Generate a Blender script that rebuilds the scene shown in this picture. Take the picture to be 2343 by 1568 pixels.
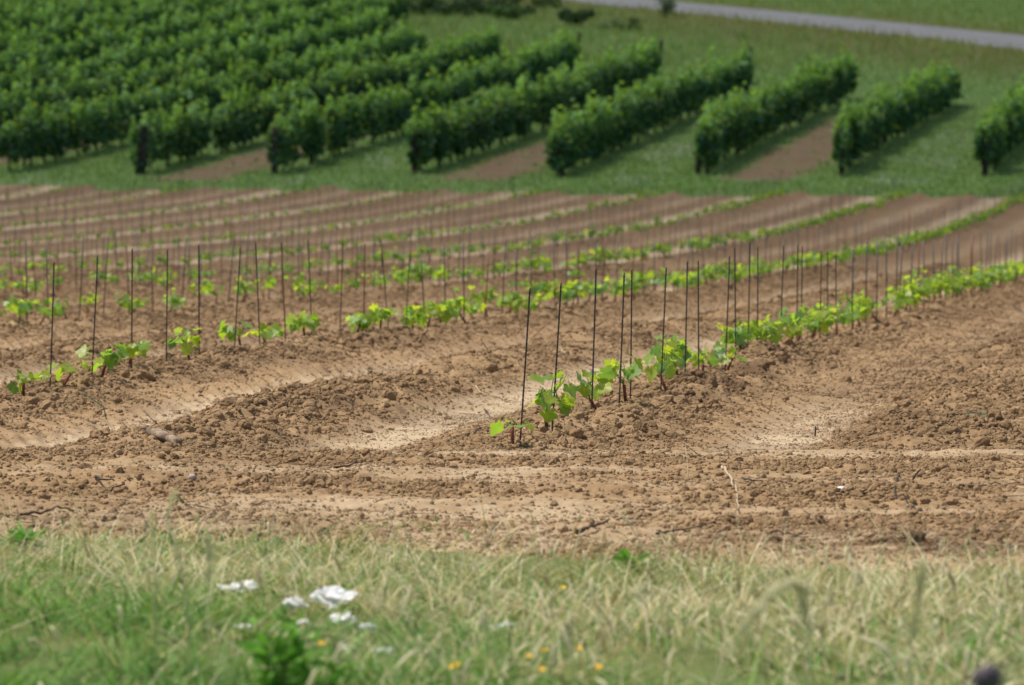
import bpy, math, random
import numpy as np
from mathutils import Vector, Matrix, Euler

random.seed(7)
RNG = np.random.default_rng(11)
S = bpy.context.scene
COL = S.collection
for o in list(bpy.data.objects):
    bpy.data.objects.remove(o)

# ------------------------------------------------------------------ camera
PITCH = math.radians(5.0)
FPX, CX, CY = 12270.0, 1171.0, 784.0          # focal length and centre, in pixels of a 2342 px wide frame
cam_d = bpy.data.cameras.new('camera')
cam = bpy.data.objects.new('camera', cam_d)
COL.objects.link(cam)
cam.location = (0, 0, 0)
cam.rotation_euler = (math.pi / 2 - PITCH, 0, 0)
cam_d.sensor_width = 36.0
cam_d.lens = FPX / 2342.0 * 36.0
cam_d.clip_start = 0.1
cam_d.clip_end = 9000
cam_d.dof.use_dof = True
cam_d.dof.focus_distance = 17.2
cam_d.dof.aperture_fstop = 9.8
S.camera = cam

# ------------------------------------------------------------------ sky, sun, exposure
SUN_EL, SUN_AZ = math.radians(63), math.radians(-72)   # azimuth from +Y (away from the camera), negative to the left
sdir = Vector((math.sin(SUN_AZ) * math.cos(SUN_EL), math.cos(SUN_AZ) * math.cos(SUN_EL), math.sin(SUN_EL)))
W = bpy.data.worlds.new('World')
S.world = W
W.use_nodes = True
nt = W.node_tree
bg = nt.nodes['Background']
sky = nt.nodes.new('ShaderNodeTexSky')
sky.sky_type = 'NISHITA'
sky.sun_disc = False
sky.sun_elevation = SUN_EL
sky.sun_rotation = SUN_AZ
sky.air_density = 1.0
sky.dust_density = 2.0
nt.links.new(sky.outputs[0], bg.inputs[0])
bg.inputs[1].default_value = 0.12
sun_d = bpy.data.lights.new('sun', 'SUN')
sun_d.energy = 4.8
sun_d.angle = math.radians(0.53)
sun_d.color = (1.0, 0.95, 0.87)
sun = bpy.data.objects.new('sun', sun_d)
COL.objects.link(sun)
sun.rotation_euler = sdir.to_track_quat('Z', 'Y').to_euler()
sun.location = sdir * 50
S.view_settings.view_transform = 'Standard'
S.view_settings.look = 'None'
S.view_settings.exposure = 0.0
S.view_settings.gamma = 1.0
S.view_settings.use_curve_mapping = False
S.render.engine = 'CYCLES'
S.cycles.use_denoising = True
S.cycles.max_bounces = 6
S.cycles.diffuse_bounces = 3
S.cycles.transmission_bounces = 4
S.cycles.transparent_max_bounces = 8
S.cycles.caustics_reflective = False
S.cycles.caustics_refractive = False

# ------------------------------------------------------------------ number helpers
def hash2(ix, iy, seed):
    h = (ix.astype(np.int64) * 374761393 + iy.astype(np.int64) * 668265263 + seed * 1442695041) & 0xFFFFFFFF
    h = ((h ^ (h >> 13)) * 1274126177) & 0xFFFFFFFF
    h = ((h ^ (h >> 16)) * 2246822519) & 0xFFFFFFFF
    h = h ^ (h >> 15)
    return (h & 0xFFFFFF) / float(0x1000000)

def vnoise(x, y, seed=0):
    x = np.asarray(x, float); y = np.asarray(y, float)
    ix = np.floor(x); iy = np.floor(y)
    fx = x - ix; fy = y - iy
    fx = fx * fx * (3 - 2 * fx); fy = fy * fy * (3 - 2 * fy)
    ix = ix.astype(np.int64); iy = iy.astype(np.int64)
    a = hash2(ix, iy, seed); b = hash2(ix + 1, iy, seed)
    c = hash2(ix, iy + 1, seed); d = hash2(ix + 1, iy + 1, seed)
    return (a * (1 - fx) + b * fx) * (1 - fy) + (c * (1 - fx) + d * fx) * fy

def fbm(x, y, octaves=4, seed=0):
    t = 0; amp = 0.5; tot = 0
    for k in range(octaves):
        t = t + amp * vnoise(x * 2 ** k + 17.3 * k, y * 2 ** k - 9.1 * k, seed + k)
        tot += amp; amp *= 0.5
    return t / tot

def lumps(x, y, cell, seed, rmin, rmax, prob):
    """height of half-buried rounded lumps, one at most per cell"""
    gx = x / cell; gy = y / cell
    ix = np.floor(gx).astype(np.int64); iy = np.floor(gy).astype(np.int64)
    out = np.zeros_like(gx)
    for dx in (-1, 0, 1):
        for dy in (-1, 0, 1):
            jx = ix + dx; jy = iy + dy
            px = jx + 0.15 + 0.7 * hash2(jx, jy, seed); py = jy + 0.15 + 0.7 * hash2(jx, jy, seed + 1)
            r = rmin + (rmax - rmin) * hash2(jx, jy, seed + 2) ** 2
            on = hash2(jx, jy, seed + 3) < prob
            d2 = ((gx - px) ** 2 + (gy - py) ** 2) * cell * cell
            h = np.sqrt(np.maximum(0, r * r - d2)) * (0.55 + 0.4 * hash2(jx, jy, seed + 4))
            out = np.maximum(out, np.where(on, h, 0))
    return out

def sstep(a, b, x):
    t = np.clip((np.asarray(x, float) - a) / (b - a), 0, 1)
    return t * t * (3 - 2 * t)

# ------------------------------------------------------------------ terrain
def vz(Y, v):
    return -Y * math.tan(PITCH + math.atan((v - CY) / FPX))

_pts = [(-60, -2.6), (-10, -1.5), (0, -1.42), (4, -1.28), (8.5, vz(8.5, 1568)), (10, vz(10, 1404)), (12.5, vz(12.5, 1217)), (17, vz(17, 1020)),
        (21, vz(21, 895)), (25, vz(25, 812)), (33, vz(33, 738)), (50, vz(50, 648)), (65, vz(65, 590)), (80, vz(80, 540)),
        (95, vz(95, 489)), (108, vz(108, 446)), (115, vz(115, 398)), (135, -6.40), (157, -6.22), (180, -5.87), (215, -5.55),
        (240, -5.40), (320, -4.2), (600, 6.0), (1200, 30.0), (4200, 150.0)]
_ty = np.concatenate([np.linspace(-60, 8, 120, endpoint=False), np.geomspace(8, 4200, 3000)])
_tz = np.interp(_ty, [p[0] for p in _pts], [p[1] for p in _pts])
_sm = _tz.copy()
for i in range(len(_ty)):
    w = 0.07 * abs(_ty[i]) + 0.5
    a, b = np.searchsorted(_ty, [_ty[i] - w, _ty[i] + w])
    if b - a > 2:
        yy = _ty[a:b]; k = 1 - np.abs(yy - _ty[i]) / w
        gap = np.gradient(yy)
        _sm[i] = np.sum(_tz[a:b] * k * gap) / np.sum(k * gap)
_tz = _sm

def base_z(X, Y):
    X = np.asarray(X, float); Y = np.asarray(Y, float)
    z = np.interp(Y, _ty, _tz)
    z = z - 0.055 * np.maximum(0, np.minimum(X, 40) - 6) * np.exp(-((Y - 150) / 17.0) ** 2)
    far = sstep(60, 300, np.abs(X))
    z = z + far * (fbm(X / 90, Y / 90, 2, 5) - 0.5) * 8
    return z

ROW_M = 0.1424
GAP = 2.47
def row_x(n, Y):
    return 0.03 + ROW_M * (Y - 17.0) - GAP * n

def near_edge(X):
    return 11.9 - 0.58 * np.clip(X, -4, 4) + 0.35 * (fbm(np.asarray(X, float) * 2.0, np.asarray(X, float) * 0 + 3.3, 3, 61) - 0.5)

def far_edge(X):
    return 109.0 - 0.237 * np.clip(X, -30, 30) + 3.4 * (fbm(np.asarray(X, float) * 1.1, np.asarray(X, float) * 0 + 8.3, 5, 62) - 0.5)

def in_field(X, Y):
    return sstep(-0.25, 0.25, Y - near_edge(X)) * (1 - sstep(-0.6, 0.6, Y - far_edge(X)))

def field_parts(X, Y):
    """signed distance to the nearest row, how much the row profile holds, track / mound / ridge weights"""
    t = X - row_x(0, Y)
    t = t + 0.05 * (fbm(X * 0 + Y * 0.35, np.floor((t + GAP / 2) / GAP) * 3.1, 2, 70) - 0.5)
    s = np.mod(t + GAP / 2, GAP) - GAP / 2
    rowidx = np.floor((t + GAP / 2) / GAP)
    start = 16.75 + 0.5 * (fbm(X * 1.3, Y * 0 + 2, 2, 71) - 0.5)
    act = sstep(-0.45, 0.55, Y - start)
    a = np.abs(s)
    ridge = np.exp(-(s / 0.30) ** 2)
    track = np.exp(-(np.abs(a - 0.70) / 0.19) ** 4)
    mid = np.exp(-((a - 1.235) / 0.30) ** 2)
    return s, rowidx, act, ridge, track, mid

def macro(X, Y):
    s, ri, act, ridge, track, mid = field_parts(X, Y)
    n = fbm(X * 1.1, Y * 0.7, 3, 72)
    fade = 1 - 0.7 * sstep(38, 85, Y)
    h = act * fade * (0.070 * ridge * (0.5 + 1.0 * n) - 0.028 * track * (1 - 0.6 * sstep(0.2, 0.4, X - row_x(0, Y)) * sstep(20, 23, Y)) + 0.060 * mid * (1 - 0.55 * sstep(0.2, 0.4, X - row_x(0, Y))) * (0.2 + 1.5 * n) * sstep(0.3, 0.5, fbm(X * 0.8, Y * 0.5, 2, 75) + 0.1)) - act * 0.052
    h = h + (1 - act) * 0.035 * (fbm(X * 0.7, Y * 2.2, 3, 73) - 0.5)
    h = h + 0.03 * (n - 0.5)
    # heap where each ridge ends, far side
    fe = far_edge(X)
    h = h + 0.11 * np.exp(-((Y - fe + 1.0) / 0.6) ** 2) * np.exp(-((s - 0.30) / 0.20) ** 2)
    return h

def rough_amt(X, Y):
    s, ri, act, ridge, track, mid = field_parts(X, Y)
    n = fbm(X * 2.3, Y * 1.6, 3, 80)
    right = sstep(0.2, 0.4, X - row_x(0, Y)) * sstep(20.3, 22.5, Y + 2.0 * (n - 0.5)) * (1 - sstep(34, 44, Y))      # the strip right of the front row was never driven flat
    c_row = np.clip(0.5 * ridge + 0.5 * mid + 0.62 - 0.62 * track * (1 - right), 0.34, 1)
    c_row = c_row * (0.65 + 0.7 * n)
    streak = fbm(X * 1.1, Y * 3.2, 4, 81)
    c_head = 0.42 + 0.42 * sstep(0.44, 0.70, streak)
    fl_ = np.exp(-((np.abs(s) - 0.46) / 0.13) ** 2)
    return np.clip(act * c_row * (1 - 0.45 * fl_) + (1 - act) * c_head, 0.03, 1.2)

def moist_amt(X, Y):
    m = np.zeros_like(np.asarray(X, float) + np.asarray(Y, float))
    for (mx, my, r, w) in MOIST:
        d = np.sqrt(((X - mx) / r) ** 2 + ((Y - my) / (r * 2.2)) ** 2)
        m = np.maximum(m, w * (1 - sstep(0.35, 1.1, d + 0.5 * (fbm(X * 6, Y * 4, 3, 90) - 0.5))))
    damp = 0.28 * sstep(0.50, 0.72, fbm(np.asarray(X, float) * 1.3 + 31, np.asarray(Y, float) * 0.9, 4, 91))
    return np.maximum(m, damp)

def pale_amt(X, Y):
    """dry crust pressed by wheels"""
    s, ri, act, ridge, track, mid = field_parts(X, Y)
    pn = fbm(X * 3.0, Y * 1.1, 4, 210)
    narrow = np.exp(-(np.abs(np.abs(s) - 0.70 - 0.05 * (fbm(X * 2, Y * 0.8, 2, 213) - 0.5)) / (0.165 + 0.10 * sstep(35, 65, Y))) ** 3)
    narrow = narrow * (1 - 0.6 * sstep(35, 60, Y) * (s > 0))
    pale = act * narrow * sstep(0.25, 0.50, pn + 0.22) + (1 - act) * 0.60 * sstep(0.46, 0.70, 1 - fbm(X * 1.1, Y * 3.2, 4, 81) + 0.25 * (fbm(X * 5, Y * 9, 3, 214) - 0.5))
    right = sstep(0.2, 0.4, X - row_x(0, Y)) * sstep(20.0, 22.5, Y + 1.5 * (pn - 0.5)) * (1 - sstep(34, 44, Y))
    return narrow, np.clip(pale, 0, 1) * (0.70 + 0.22 * sstep(25, 50, Y)) * (0.55 + 0.8 * sstep(0.25, 0.7, fbm(X * 13, Y * 9, 3, 217))) * (0.55 + 0.75 * sstep(0.3, 0.6, fbm(X * 0.9 + ri * 3.7, Y * 0.10 + ri * 1.9, 3, 216))) * (1 - 0.8 * right)

def soil_z(X, Y, fine=True):
    X = np.asarray(X, float); Y = np.asarray(Y, float)
    inn = in_field(X, Y)
    h = macro(X, Y)
    if fine:
        c = rough_amt(X, Y)
        wob = 0.012 * (fbm(X * 30, Y * 30, 2, 96) - 0.5)
        xw = X + wob; yw = Y + 0.012 * (fbm(X * 30 + 50, Y * 30, 2, 97) - 0.5)
        big = lumps(xw, yw, 0.13, 100, 0.012, 0.034, 0.22) * (0.3 + 0.7 * field_parts(X, Y)[2])
        heap = lumps(xw + 0.03 * (fbm(X * 8, Y * 8, 2, 98) - 0.5), yw, 0.30, 105, 0.05, 0.13, 0.45)
        h = h + 0.42 * heap * sstep(0.55, 0.9, c) * (0.35 + 0.65 * field_parts(X, Y)[2])
        medium = lumps(xw, yw, 0.055, 110, 0.006, 0.017, 0.55)
        h = h + sstep(0.35, 0.85, c) * big * 0.7 + np.clip(c * 1.2, 0, 1) * medium * 0.8
        h = h + 0.045 * np.clip(c, 0.15, 1) * (fbm(X * 7, Y * 6, 5, 130) - 0.5) + 0.022 * (fbm(X * 26, Y * 22, 3, 137) - 0.5) * np.clip(c + 0.2, 0, 1)
        # scraped marks of the tyre lugs on the flank between track and ridge
        s, ri, act, ridge, track, mid = field_parts(X, Y)
        a = np.abs(s)
        flank = np.exp(-((a - 0.46) / 0.14) ** 2) * act * sstep(0.35, 0.55, fbm(X * 0.7, Y * 0.35, 2, 131) + 0.14)
        ph = (Y + 2.2 * (a - 0.46) + 4.0 * (a - 0.46) ** 2 + 0.22 * fbm(X * 2.4, Y * 2.0, 3, 132)) / 0.20
        h = h + 0.030 * (0.45 + 0.55 * sstep(19, 23, Y)) * flank * (0.4 + 1.1 * fbm(X * 2.2, Y * 2.2, 2, 135)) * (np.abs(np.mod(ph, 1.0) - 0.5) * 2 - 0.5)
        # low ruts of turning wheels on the headland
        ru = (1 - act) * 0.020 * (np.abs(np.mod((Y + 0.16 * np.sin(X * 1.1) + 0.25 * fbm(X * 0.8, Y * 0.8, 2, 133)) / 0.21, 1.0) - 0.5) * 2 - 0.5)
        h = h + ru * sstep(0.4, 0.6, fbm(X * 0.5 + 4, Y * 0.9, 2, 134))
    return base_z(X, Y) + h * inn - 0.10 * (1 - inn)

def ground_z(X, Y):
    X = np.asarray(X, float); Y = np.asarray(Y, float)
    z = base_z(X, Y) - 0.16 * in_field(X, Y)
    z = z + 0.05 * (fbm(X * 0.6, Y * 0.6, 3, 140) - 0.5) * sstep(100, 108, Y) + 0.03 * (fbm(X * 3, Y * 3, 3, 141) - 0.5) * (1 - sstep(14, 20, Y))
    return z - 0.10 * (1 - sstep(2.1, 2.5, np.abs(road_d(X, Y)))) * sstep(150, 160, Y)

# road: a level lane that leaves the frame at the right and recedes to the left
RP = np.array([19.55, 180.0]); RD = np.array([-10.4, 35.0]); RD = RD / np.linalg.norm(RD); RN = np.array([RD[1], -RD[0]])
def road_d(X, Y):
    return (X - RP[0]) * RN[0] + (Y - RP[1]) * RN[1]

def ray(u, v):
    d = Vector(((u - CX) / FPX, 1.0, -(v - CY) / FPX))
    return Matrix.Rotation(-PITCH, 3, 'X') @ d

def at(u, v, fn=None, y0=5.0, y1=320.0):
    """the point of the ground that pixel (u, v) of the 2342 px wide photograph looks at"""
    d = ray(u, v)
    Y = np.geomspace(y0, y1, 6000)
    X = Y * d.x / d.y; Z = Y * d.z / d.y
    f = fn or (lambda x, y: soil_z(x, y, False) if True else 0)
    g = np.maximum(f(X, Y), ground_z(X, Y))
    i = int(np.argmax(Z <= g))
    return float(X[i]), float(Y[i]), float(g[i])

MOIST = []
for (u, v, r, w) in [(1620, 880, 0.26, 0.9), (1700, 850, 0.22, 0.9), (1790, 822, 0.10, 1.0), (1175, 1030, 0.07, 0.9), (1640, 715, 0.3, 0.6), (185, 1075, 0.06, 0.7), (2080, 1240, 0.10, 0.8), (2250, 1260, 0.2, 0.5), (50, 885, 0.12, 0.6), (1550, 905, 0.16, 0.8)]:
    d = ray(u, v)
    # first guess on the smooth base, good enough for a stain
    Yc = np.geomspace(8, 100, 3000)
    zc = base_z(Yc * d.x / d.y, Yc)
    i = int(np.argmax(Yc * d.z / d.y <= zc))
    MOIST.append((float(Yc[i] * d.x / d.y), float(Yc[i]), r, w))

# ------------------------------------------------------------------ mesh helpers
def mesh_np(name, verts, faces, attrs=None, mat=None, smooth=True):
    """verts (n,3); faces: list of integer arrays (m,k); attrs {name: (n,) float or (n,3) colour}"""
    me = bpy.data.meshes.new(name)
    verts = np.asarray(verts, np.float32)
    faces = [np.asarray(f, np.int32) for f in faces if len(f)]
    loops = np.concatenate([f.ravel() for f in faces])
    tot = np.concatenate([np.full(len(f), f.shape[1], np.int32) for f in faces])
    start = np.concatenate([[0], np.cumsum(tot)[:-1]]).astype(np.int32)
    me.vertices.add(len(verts)); me.vertices.foreach_set('co', verts.ravel())
    me.loops.add(len(loops)); me.loops.foreach_set('vertex_index', loops)
    me.polygons.add(len(tot)); me.polygons.foreach_set('loop_start', start); me.polygons.foreach_set('loop_total', tot)
    me.polygons.foreach_set('use_smooth', np.full(len(tot), smooth, bool))
    for k, a in (attrs or {}).items():
        a = np.asarray(a, np.float32)
        if a.ndim == 1:
            at_ = me.attributes.new(k, 'FLOAT', 'POINT'); at_.data.foreach_set('value', a)
        else:
            at_ = me.attributes.new(k, 'FLOAT_COLOR', 'POINT')
            at_.data.foreach_set('color', np.concatenate([a, np.ones((len(a), 1), np.float32)], 1).ravel())
    me.update(calc_edges=True)
    me.validate()
    if mat: me.materials.append(mat)
    return me

def link(name, me, parent=None, loc=None):
    o = bpy.data.objects.new(name, me)
    COL.objects.link(o)
    if parent is not None: o.parent = parent
    if loc is not None: o.location = loc
    return o

def tag(o, label=None, cat=None, group=None, kind=None):
    if label: o['label'] = label
    if cat: o['category'] = cat
    if group: o['group'] = group
    if kind: o['kind'] = kind
    return o

def empty(name, loc, rot=(0, 0, 0), scale=1.0):
    o = bpy.data.objects.new(name, None)
    o.empty_display_size = 0.1
    COL.objects.link(o)
    o.location = loc; o.rotation_euler = rot; o.scale = (scale,) * 3
    return o

def grid_faces(nr, nc):
    i = np.arange(nr - 1)[:, None] * nc + np.arange(nc - 1)[None, :]
    i = i.ravel()
    return np.stack([i, i + 1, i + nc + 1, i + nc], 1)

class MB:
    """collects pieces into one mesh"""
    def __init__(self): self.v = []; self.f = {}; self.c = []; self.n = 0
    def add(self, v, f, col=None):
        v = np.asarray(v, float)
        for fa in (f if isinstance(f, list) else [f]):
            fa = np.asarray(fa, int)
            self.f.setdefault(fa.shape[1], []).append(fa + self.n)
        self.v.append(v); self.n += len(v)
        self.c.append(np.tile(np.asarray(col if col is not None else (1, 1, 1), float), (len(v), 1)) if np.ndim(col) < 2 else np.asarray(col))
    def mesh(self, name, mat, smooth=True):
        return mesh_np(name, np.concatenate(self.v), [np.concatenate(x) for x in self.f.values()], {'col': np.concatenate(self.c)}, mat, smooth)

def tube(pts, rad, sides=6):
    """a capped tube along pts"""
    P = np.asarray(pts, float); n = len(P)
    R = np.broadcast_to(np.asarray(rad, float), (n,))
    T = np.gradient(P, axis=0); T /= np.linalg.norm(T, axis=1)[:, None] + 1e-9
    up = np.array([0, 0, 1.0]) if abs(T[0][2]) < 0.9 else np.array([1.0, 0, 0])
    V = []
    for i in range(n):
        a = np.cross(T[i], up); a /= np.linalg.norm(a) + 1e-9
        b = np.cross(T[i], a)
        th = np.arange(sides) * 2 * math.pi / sides
        V.append(P[i] + R[i] * (np.cos(th)[:, None] * a + np.sin(th)[:, None] * b))
    V = np.concatenate(V)
    q = []
    for i in range(n - 1):
        for k in range(sides):
            q.append((i * sides + k, i * sides + (k + 1) % sides, (i + 1) * sides + (k + 1) % sides, (i + 1) * sides + k))
    t = []
    V = np.concatenate([V, P[[0, -1]]])
    for k in range(sides):
        t.append((n * sides, (k + 1) % sides, k)); t.append((n * sides + 1, (n - 1) * sides + k, (n - 1) * sides + (k + 1) % sides))
    return V, [np.array(q), np.array(t)]

def ico(sub=1):
    t = (1 + 5 ** 0.5) / 2
    v = [(-1, t, 0), (1, t, 0), (-1, -t, 0), (1, -t, 0), (0, -1, t), (0, 1, t), (0, -1, -t), (0, 1, -t), (t, 0, -1), (t, 0, 1), (-t, 0, -1), (-t, 0, 1)]
    v = [np.array(p) / np.linalg.norm(p) for p in v]
    f = [(0, 11, 5), (0, 5, 1), (0, 1, 7), (0, 7, 10), (0, 10, 11), (1, 5, 9), (5, 11, 4), (11, 10, 2), (10, 7, 6), (7, 1, 8), (3, 9, 4), (3, 4, 2), (3, 2, 6), (3, 6, 8), (3, 8, 9), (4, 9, 5), (2, 4, 11), (6, 2, 10), (8, 6, 7), (9, 8, 1)]
    for _ in range(sub):
        mid = {}; g = []
        def m(a, b):
            k = (min(a, b), max(a, b))
            if k not in mid:
                p = v[a] + v[b]; v.append(p / np.linalg.norm(p)); mid[k] = len(v) - 1
            return mid[k]
        for a, b, c in f:
            x, y, z = m(a, b), m(b, c), m(c, a)
            g += [(a, x, z), (b, y, x), (c, z, y), (x, y, z)]
        f = g
    return np.array(v), np.array(f)

ICO = [ico(0), ico(1), ico(2), ico(3)]

def rock(sub, rng, rough=0.35):
    v, f = ICO[sub]
    v = v.copy()
    for k in range(3):
        fr = 1.2 * 2 ** k
        o = rng.uniform(0, 50, 3)
        n = vnoise(v[:, 0] * fr + o[0] + v[:, 2] * fr * 0.7, v[:, 1] * fr + o[1] - v[:, 2] * fr * 0.6, int(o[2])) - 0.5
        v = v * (1 + rough * 1.3 / (1.5 ** k) * n)[:, None]
    for _ in range(4):   # a few broken flats
        d = rng.normal(size=3); d /= np.linalg.norm(d)
        h = v @ d; lim = rng.uniform(0.6, 0.9)
        v = v - np.maximum(0, h - lim)[:, None] * d * 0.85
    return v, f

# ------------------------------------------------------------------ materials
def mat(name):
    m = bpy.data.materials.new(name); m.use_nodes = True
    n = m.node_tree.nodes; l = m.node_tree.links
    b = n['Principled BSDF']
    b.inputs['Specular IOR Level'].default_value = 0.2
    return m, n, l, b

def ramp(n, stops):
    r = n.new('ShaderNodeValToRGB')
    e = r.color_ramp.elements
    while len(e) < len(stops): e.new(0.5)
    for x, (p, c) in zip(e, stops):
        x.position = p; x.color = (*c, 1)
    return r

def mixc(n, l, fac, a, b, blend='MIX'):
    x = n.new('ShaderNodeMix'); x.data_type = 'RGBA'; x.blend_type = blend
    for i, s in ((0, fac), (6, a), (7, b)):
        if hasattr(s, 'is_linked') or hasattr(s, 'links'): l.new(s, x.inputs[i])
        elif isinstance(s, tuple): x.inputs[i].default_value = (*s, 1)
        else: x.inputs[i].default_value = s
    return x.outputs[2]

def noise(n, l, scale, detail=4, vec=None, rough=0.55):
    t = n.new('ShaderNodeTexNoise'); t.inputs['Scale'].default_value = scale; t.inputs['Detail'].default_value = detail; t.inputs['Roughness'].default_value = rough
    if vec is not None: l.new(vec, t.inputs['Vector'])
    return t.outputs[0]

def attr(n, name):
    a = n.new('ShaderNodeAttribute'); a.attribute_name = name
    return a

def soil_nodes(n, l, b, pale_f=None, moist_f=None, bump=True):
    tc = n.new('ShaderNodeTexCoord'); P = tc.outputs['Object']
    r1 = ramp(n, [(0.3, (0.222, 0.142, 0.074)), (0.5, (0.300, 0.198, 0.106)), (0.72, (0.378, 0.262, 0.150))])
    l.new(noise(n, l, 9.0, 6, P, 0.7), r1.inputs[0])
    c = r1.outputs[0]
    r2 = ramp(n, [(0.35, (0.72, 0.70, 0.68)), (0.65, (1.18, 1.16, 1.12))])
    l.new(noise(n, l, 70.0, 3, P), r2.inputs[0])
    c = mixc(n, l, 0.8, c, r2.outputs[0], 'MULTIPLY')
    if pale_f is not None:
        r3 = ramp(n, [(0.3, (0.41, 0.305, 0.185)), (0.7, (0.52, 0.400, 0.262))])
        l.new(noise(n, l, 25.0, 4, P), r3.inputs[0])
        c = mixc(n, l, pale_f, c, r3.outputs[0])
    if moist_f is not None:
        c = mixc(n, l, moist_f, c, (0.100, 0.058, 0.032))
    l.new(c, b.inputs['Base Color'])
    b.inputs['Roughness'].default_value = 0.95
    b.inputs['Specular IOR Level'].default_value = 0.08
    if not bump: return
    bp = n.new('ShaderNodeBump'); bp.inputs['Strength'].default_value = 0.5; bp.inputs['Distance'].default_value = 0.004
    l.new(noise(n, l, 140.0, 5, P, 0.65), bp.inputs['Height'])
    l.new(bp.outputs[0], b.inputs['Normal'])

M_SOIL, n, l, b = mat('dry_loam')
soil_nodes(n, l, b, attr(n, 'pale').outputs['Fac'], attr(n, 'moist').outputs['Fac'])
M_CLOD, n, l, b = mat('loam_clod')
am = attr(n, 'moist'); am.attribute_type = 'INSTANCER'
ap = attr(n, 'pale'); ap.attribute_type = 'INSTANCER'
soil_nodes(n, l, b, ap.outputs['Fac'], am.outputs['Fac'], False)
M_LUMP, n, l, b = mat('damp_lump')
soil_nodes(n, l, b, None, attr(n, 'moist').outputs['Fac'])

def leafy(name, trans=0.45, rough=0.5, spec=0.35, tint=(1.25, 1.2, 0.5), bright=1.0):
    """leaf colour from the 'col' attribute, light passes through"""
    m, n, l, b = mat(name)
    a = attr(n, 'col')
    oi = n.new('ShaderNodeObjectInfo')
    hs = n.new('ShaderNodeHueSaturation')
    mr = n.new('ShaderNodeMapRange'); mr.inputs[3].default_value = 0.88 * bright; mr.inputs[4].default_value = 1.12 * bright
    l.new(oi.outputs['Random'], mr.inputs[0]); l.new(mr.outputs[0], hs.inputs['Value'])
    l.new(a.outputs['Color'], hs.inputs['Color'])
    l.new(hs.outputs[0], b.inputs['Base Color'])
    b.inputs['Roughness'].default_value = rough; b.inputs['Specular IOR Level'].default_value = spec
    t = n.new('ShaderNodeBsdfTranslucent')
    l.new(mixc(n, l, 1.0, hs.outputs[0], tint, 'MULTIPLY'), t.inputs[0])
    mx = n.new('ShaderNodeMixShader'); mx.inputs[0].default_value = trans
    l.new(b.outputs[0], mx.inputs[1]); l.new(t.outputs[0], mx.inputs[2])
    l.new(mx.outputs[0], n['Material Output'].inputs[0])
    return m

M_YLEAF = leafy('young_vine_leaf', 0.55, 0.42, 0.45, (2.0, 1.7, 0.55))
M_VLEAF = leafy('vine_leaf', 0.38, 0.62, 0.25, (1.4, 1.4, 0.55))
M_GRASS = leafy('grass_blade', 0.30, 0.6, 0.2, (1.1, 1.15, 0.7))
M_BUSH = leafy('bush_leaf', 0.25, 0.5, 0.3, (1.2, 1.2, 0.5))

def plain(name, c1, c2, scale, rough=0.8, bump=0.3, spec=0.2, detail=4):
    m, n, l, b = mat(name)
    tc = n.new('ShaderNodeTexCoord')
    nz = noise(n, l, scale, detail, tc.outputs['Object'])
    r = ramp(n, [(0.35, c1), (0.65, c2)]); l.new(nz, r.inputs[0]); l.new(r.outputs[0], b.inputs['Base Color'])
    b.inputs['Roughness'].default_value = rough; b.inputs['Specular IOR Level'].default_value = spec
    bp = n.new('ShaderNodeBump'); bp.inputs['Strength'].default_value = bump; bp.inputs['Distance'].default_value = 0.004
    l.new(nz, bp.inputs['Height']); l.new(bp.outputs[0], b.inputs['Normal'])
    return m

M_LITTER, n, l, b = mat('plant_litter')
l.new(attr(n, 'col').outputs['Color'], b.inputs['Base Color']); b.inputs['Roughness'].default_value = 0.9
M_WAX = plain('waxed_graft', (0.13, 0.035, 0.022), (0.24, 0.085, 0.05), 60, 0.6)
M_SHOOT = plain('green_shoot', (0.12, 0.20, 0.04), (0.22, 0.22, 0.07), 60, 0.6)
M_BARK = plain('vine_bark', (0.035, 0.025, 0.018), (0.085, 0.062, 0.045), 25, 0.9)
M_POST = plain('weathered_post', (0.030, 0.024, 0.020), (0.085, 0.068, 0.055), 9, 0.95)
M_TWIG = plain('dry_twig', (0.07, 0.045, 0.03), (0.17, 0.115, 0.075), 60, 0.9)
M_BROWN = plain('brown_cane', (0.13, 0.070, 0.036), (0.22, 0.125, 0.065), 60, 0.85)
M_PALE = plain('bleached_root', (0.36, 0.27, 0.17), (0.52, 0.42, 0.29), 60, 0.85)
M_DARKT = plain('dark_twig', (0.025, 0.020, 0.020), (0.06, 0.048, 0.044), 60, 0.85)
M_CHALK = plain('white_chalk', (0.66, 0.65, 0.63), (0.84, 0.83, 0.81), 30, 0.9)
M_STONE = plain('pinkish_stone', (0.30, 0.22, 0.17), (0.52, 0.44, 0.38), 40, 0.9)
M_LOG = plain('rotten_wood', (0.06, 0.04, 0.03), (0.34, 0.25, 0.17), 22, 0.95)
M_GSTR = plain('green_twine', (0.03, 0.16, 0.10), (0.06, 0.24, 0.15), 60, 0.5)
M_THIS = plain('dried_flower_head', (0.06, 0.05, 0.065), (0.15, 0.12, 0.14), 60, 0.9)
M_YEL = plain('yellow_petal', (0.70, 0.38, 0.02), (0.80, 0.50, 0.03), 60, 0.6)
M_ASPH = plain('grey_asphalt', (0.21, 0.205, 0.20), (0.27, 0.265, 0.255), 1.3, 0.9, 0.2, 0.2, 6)

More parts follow.
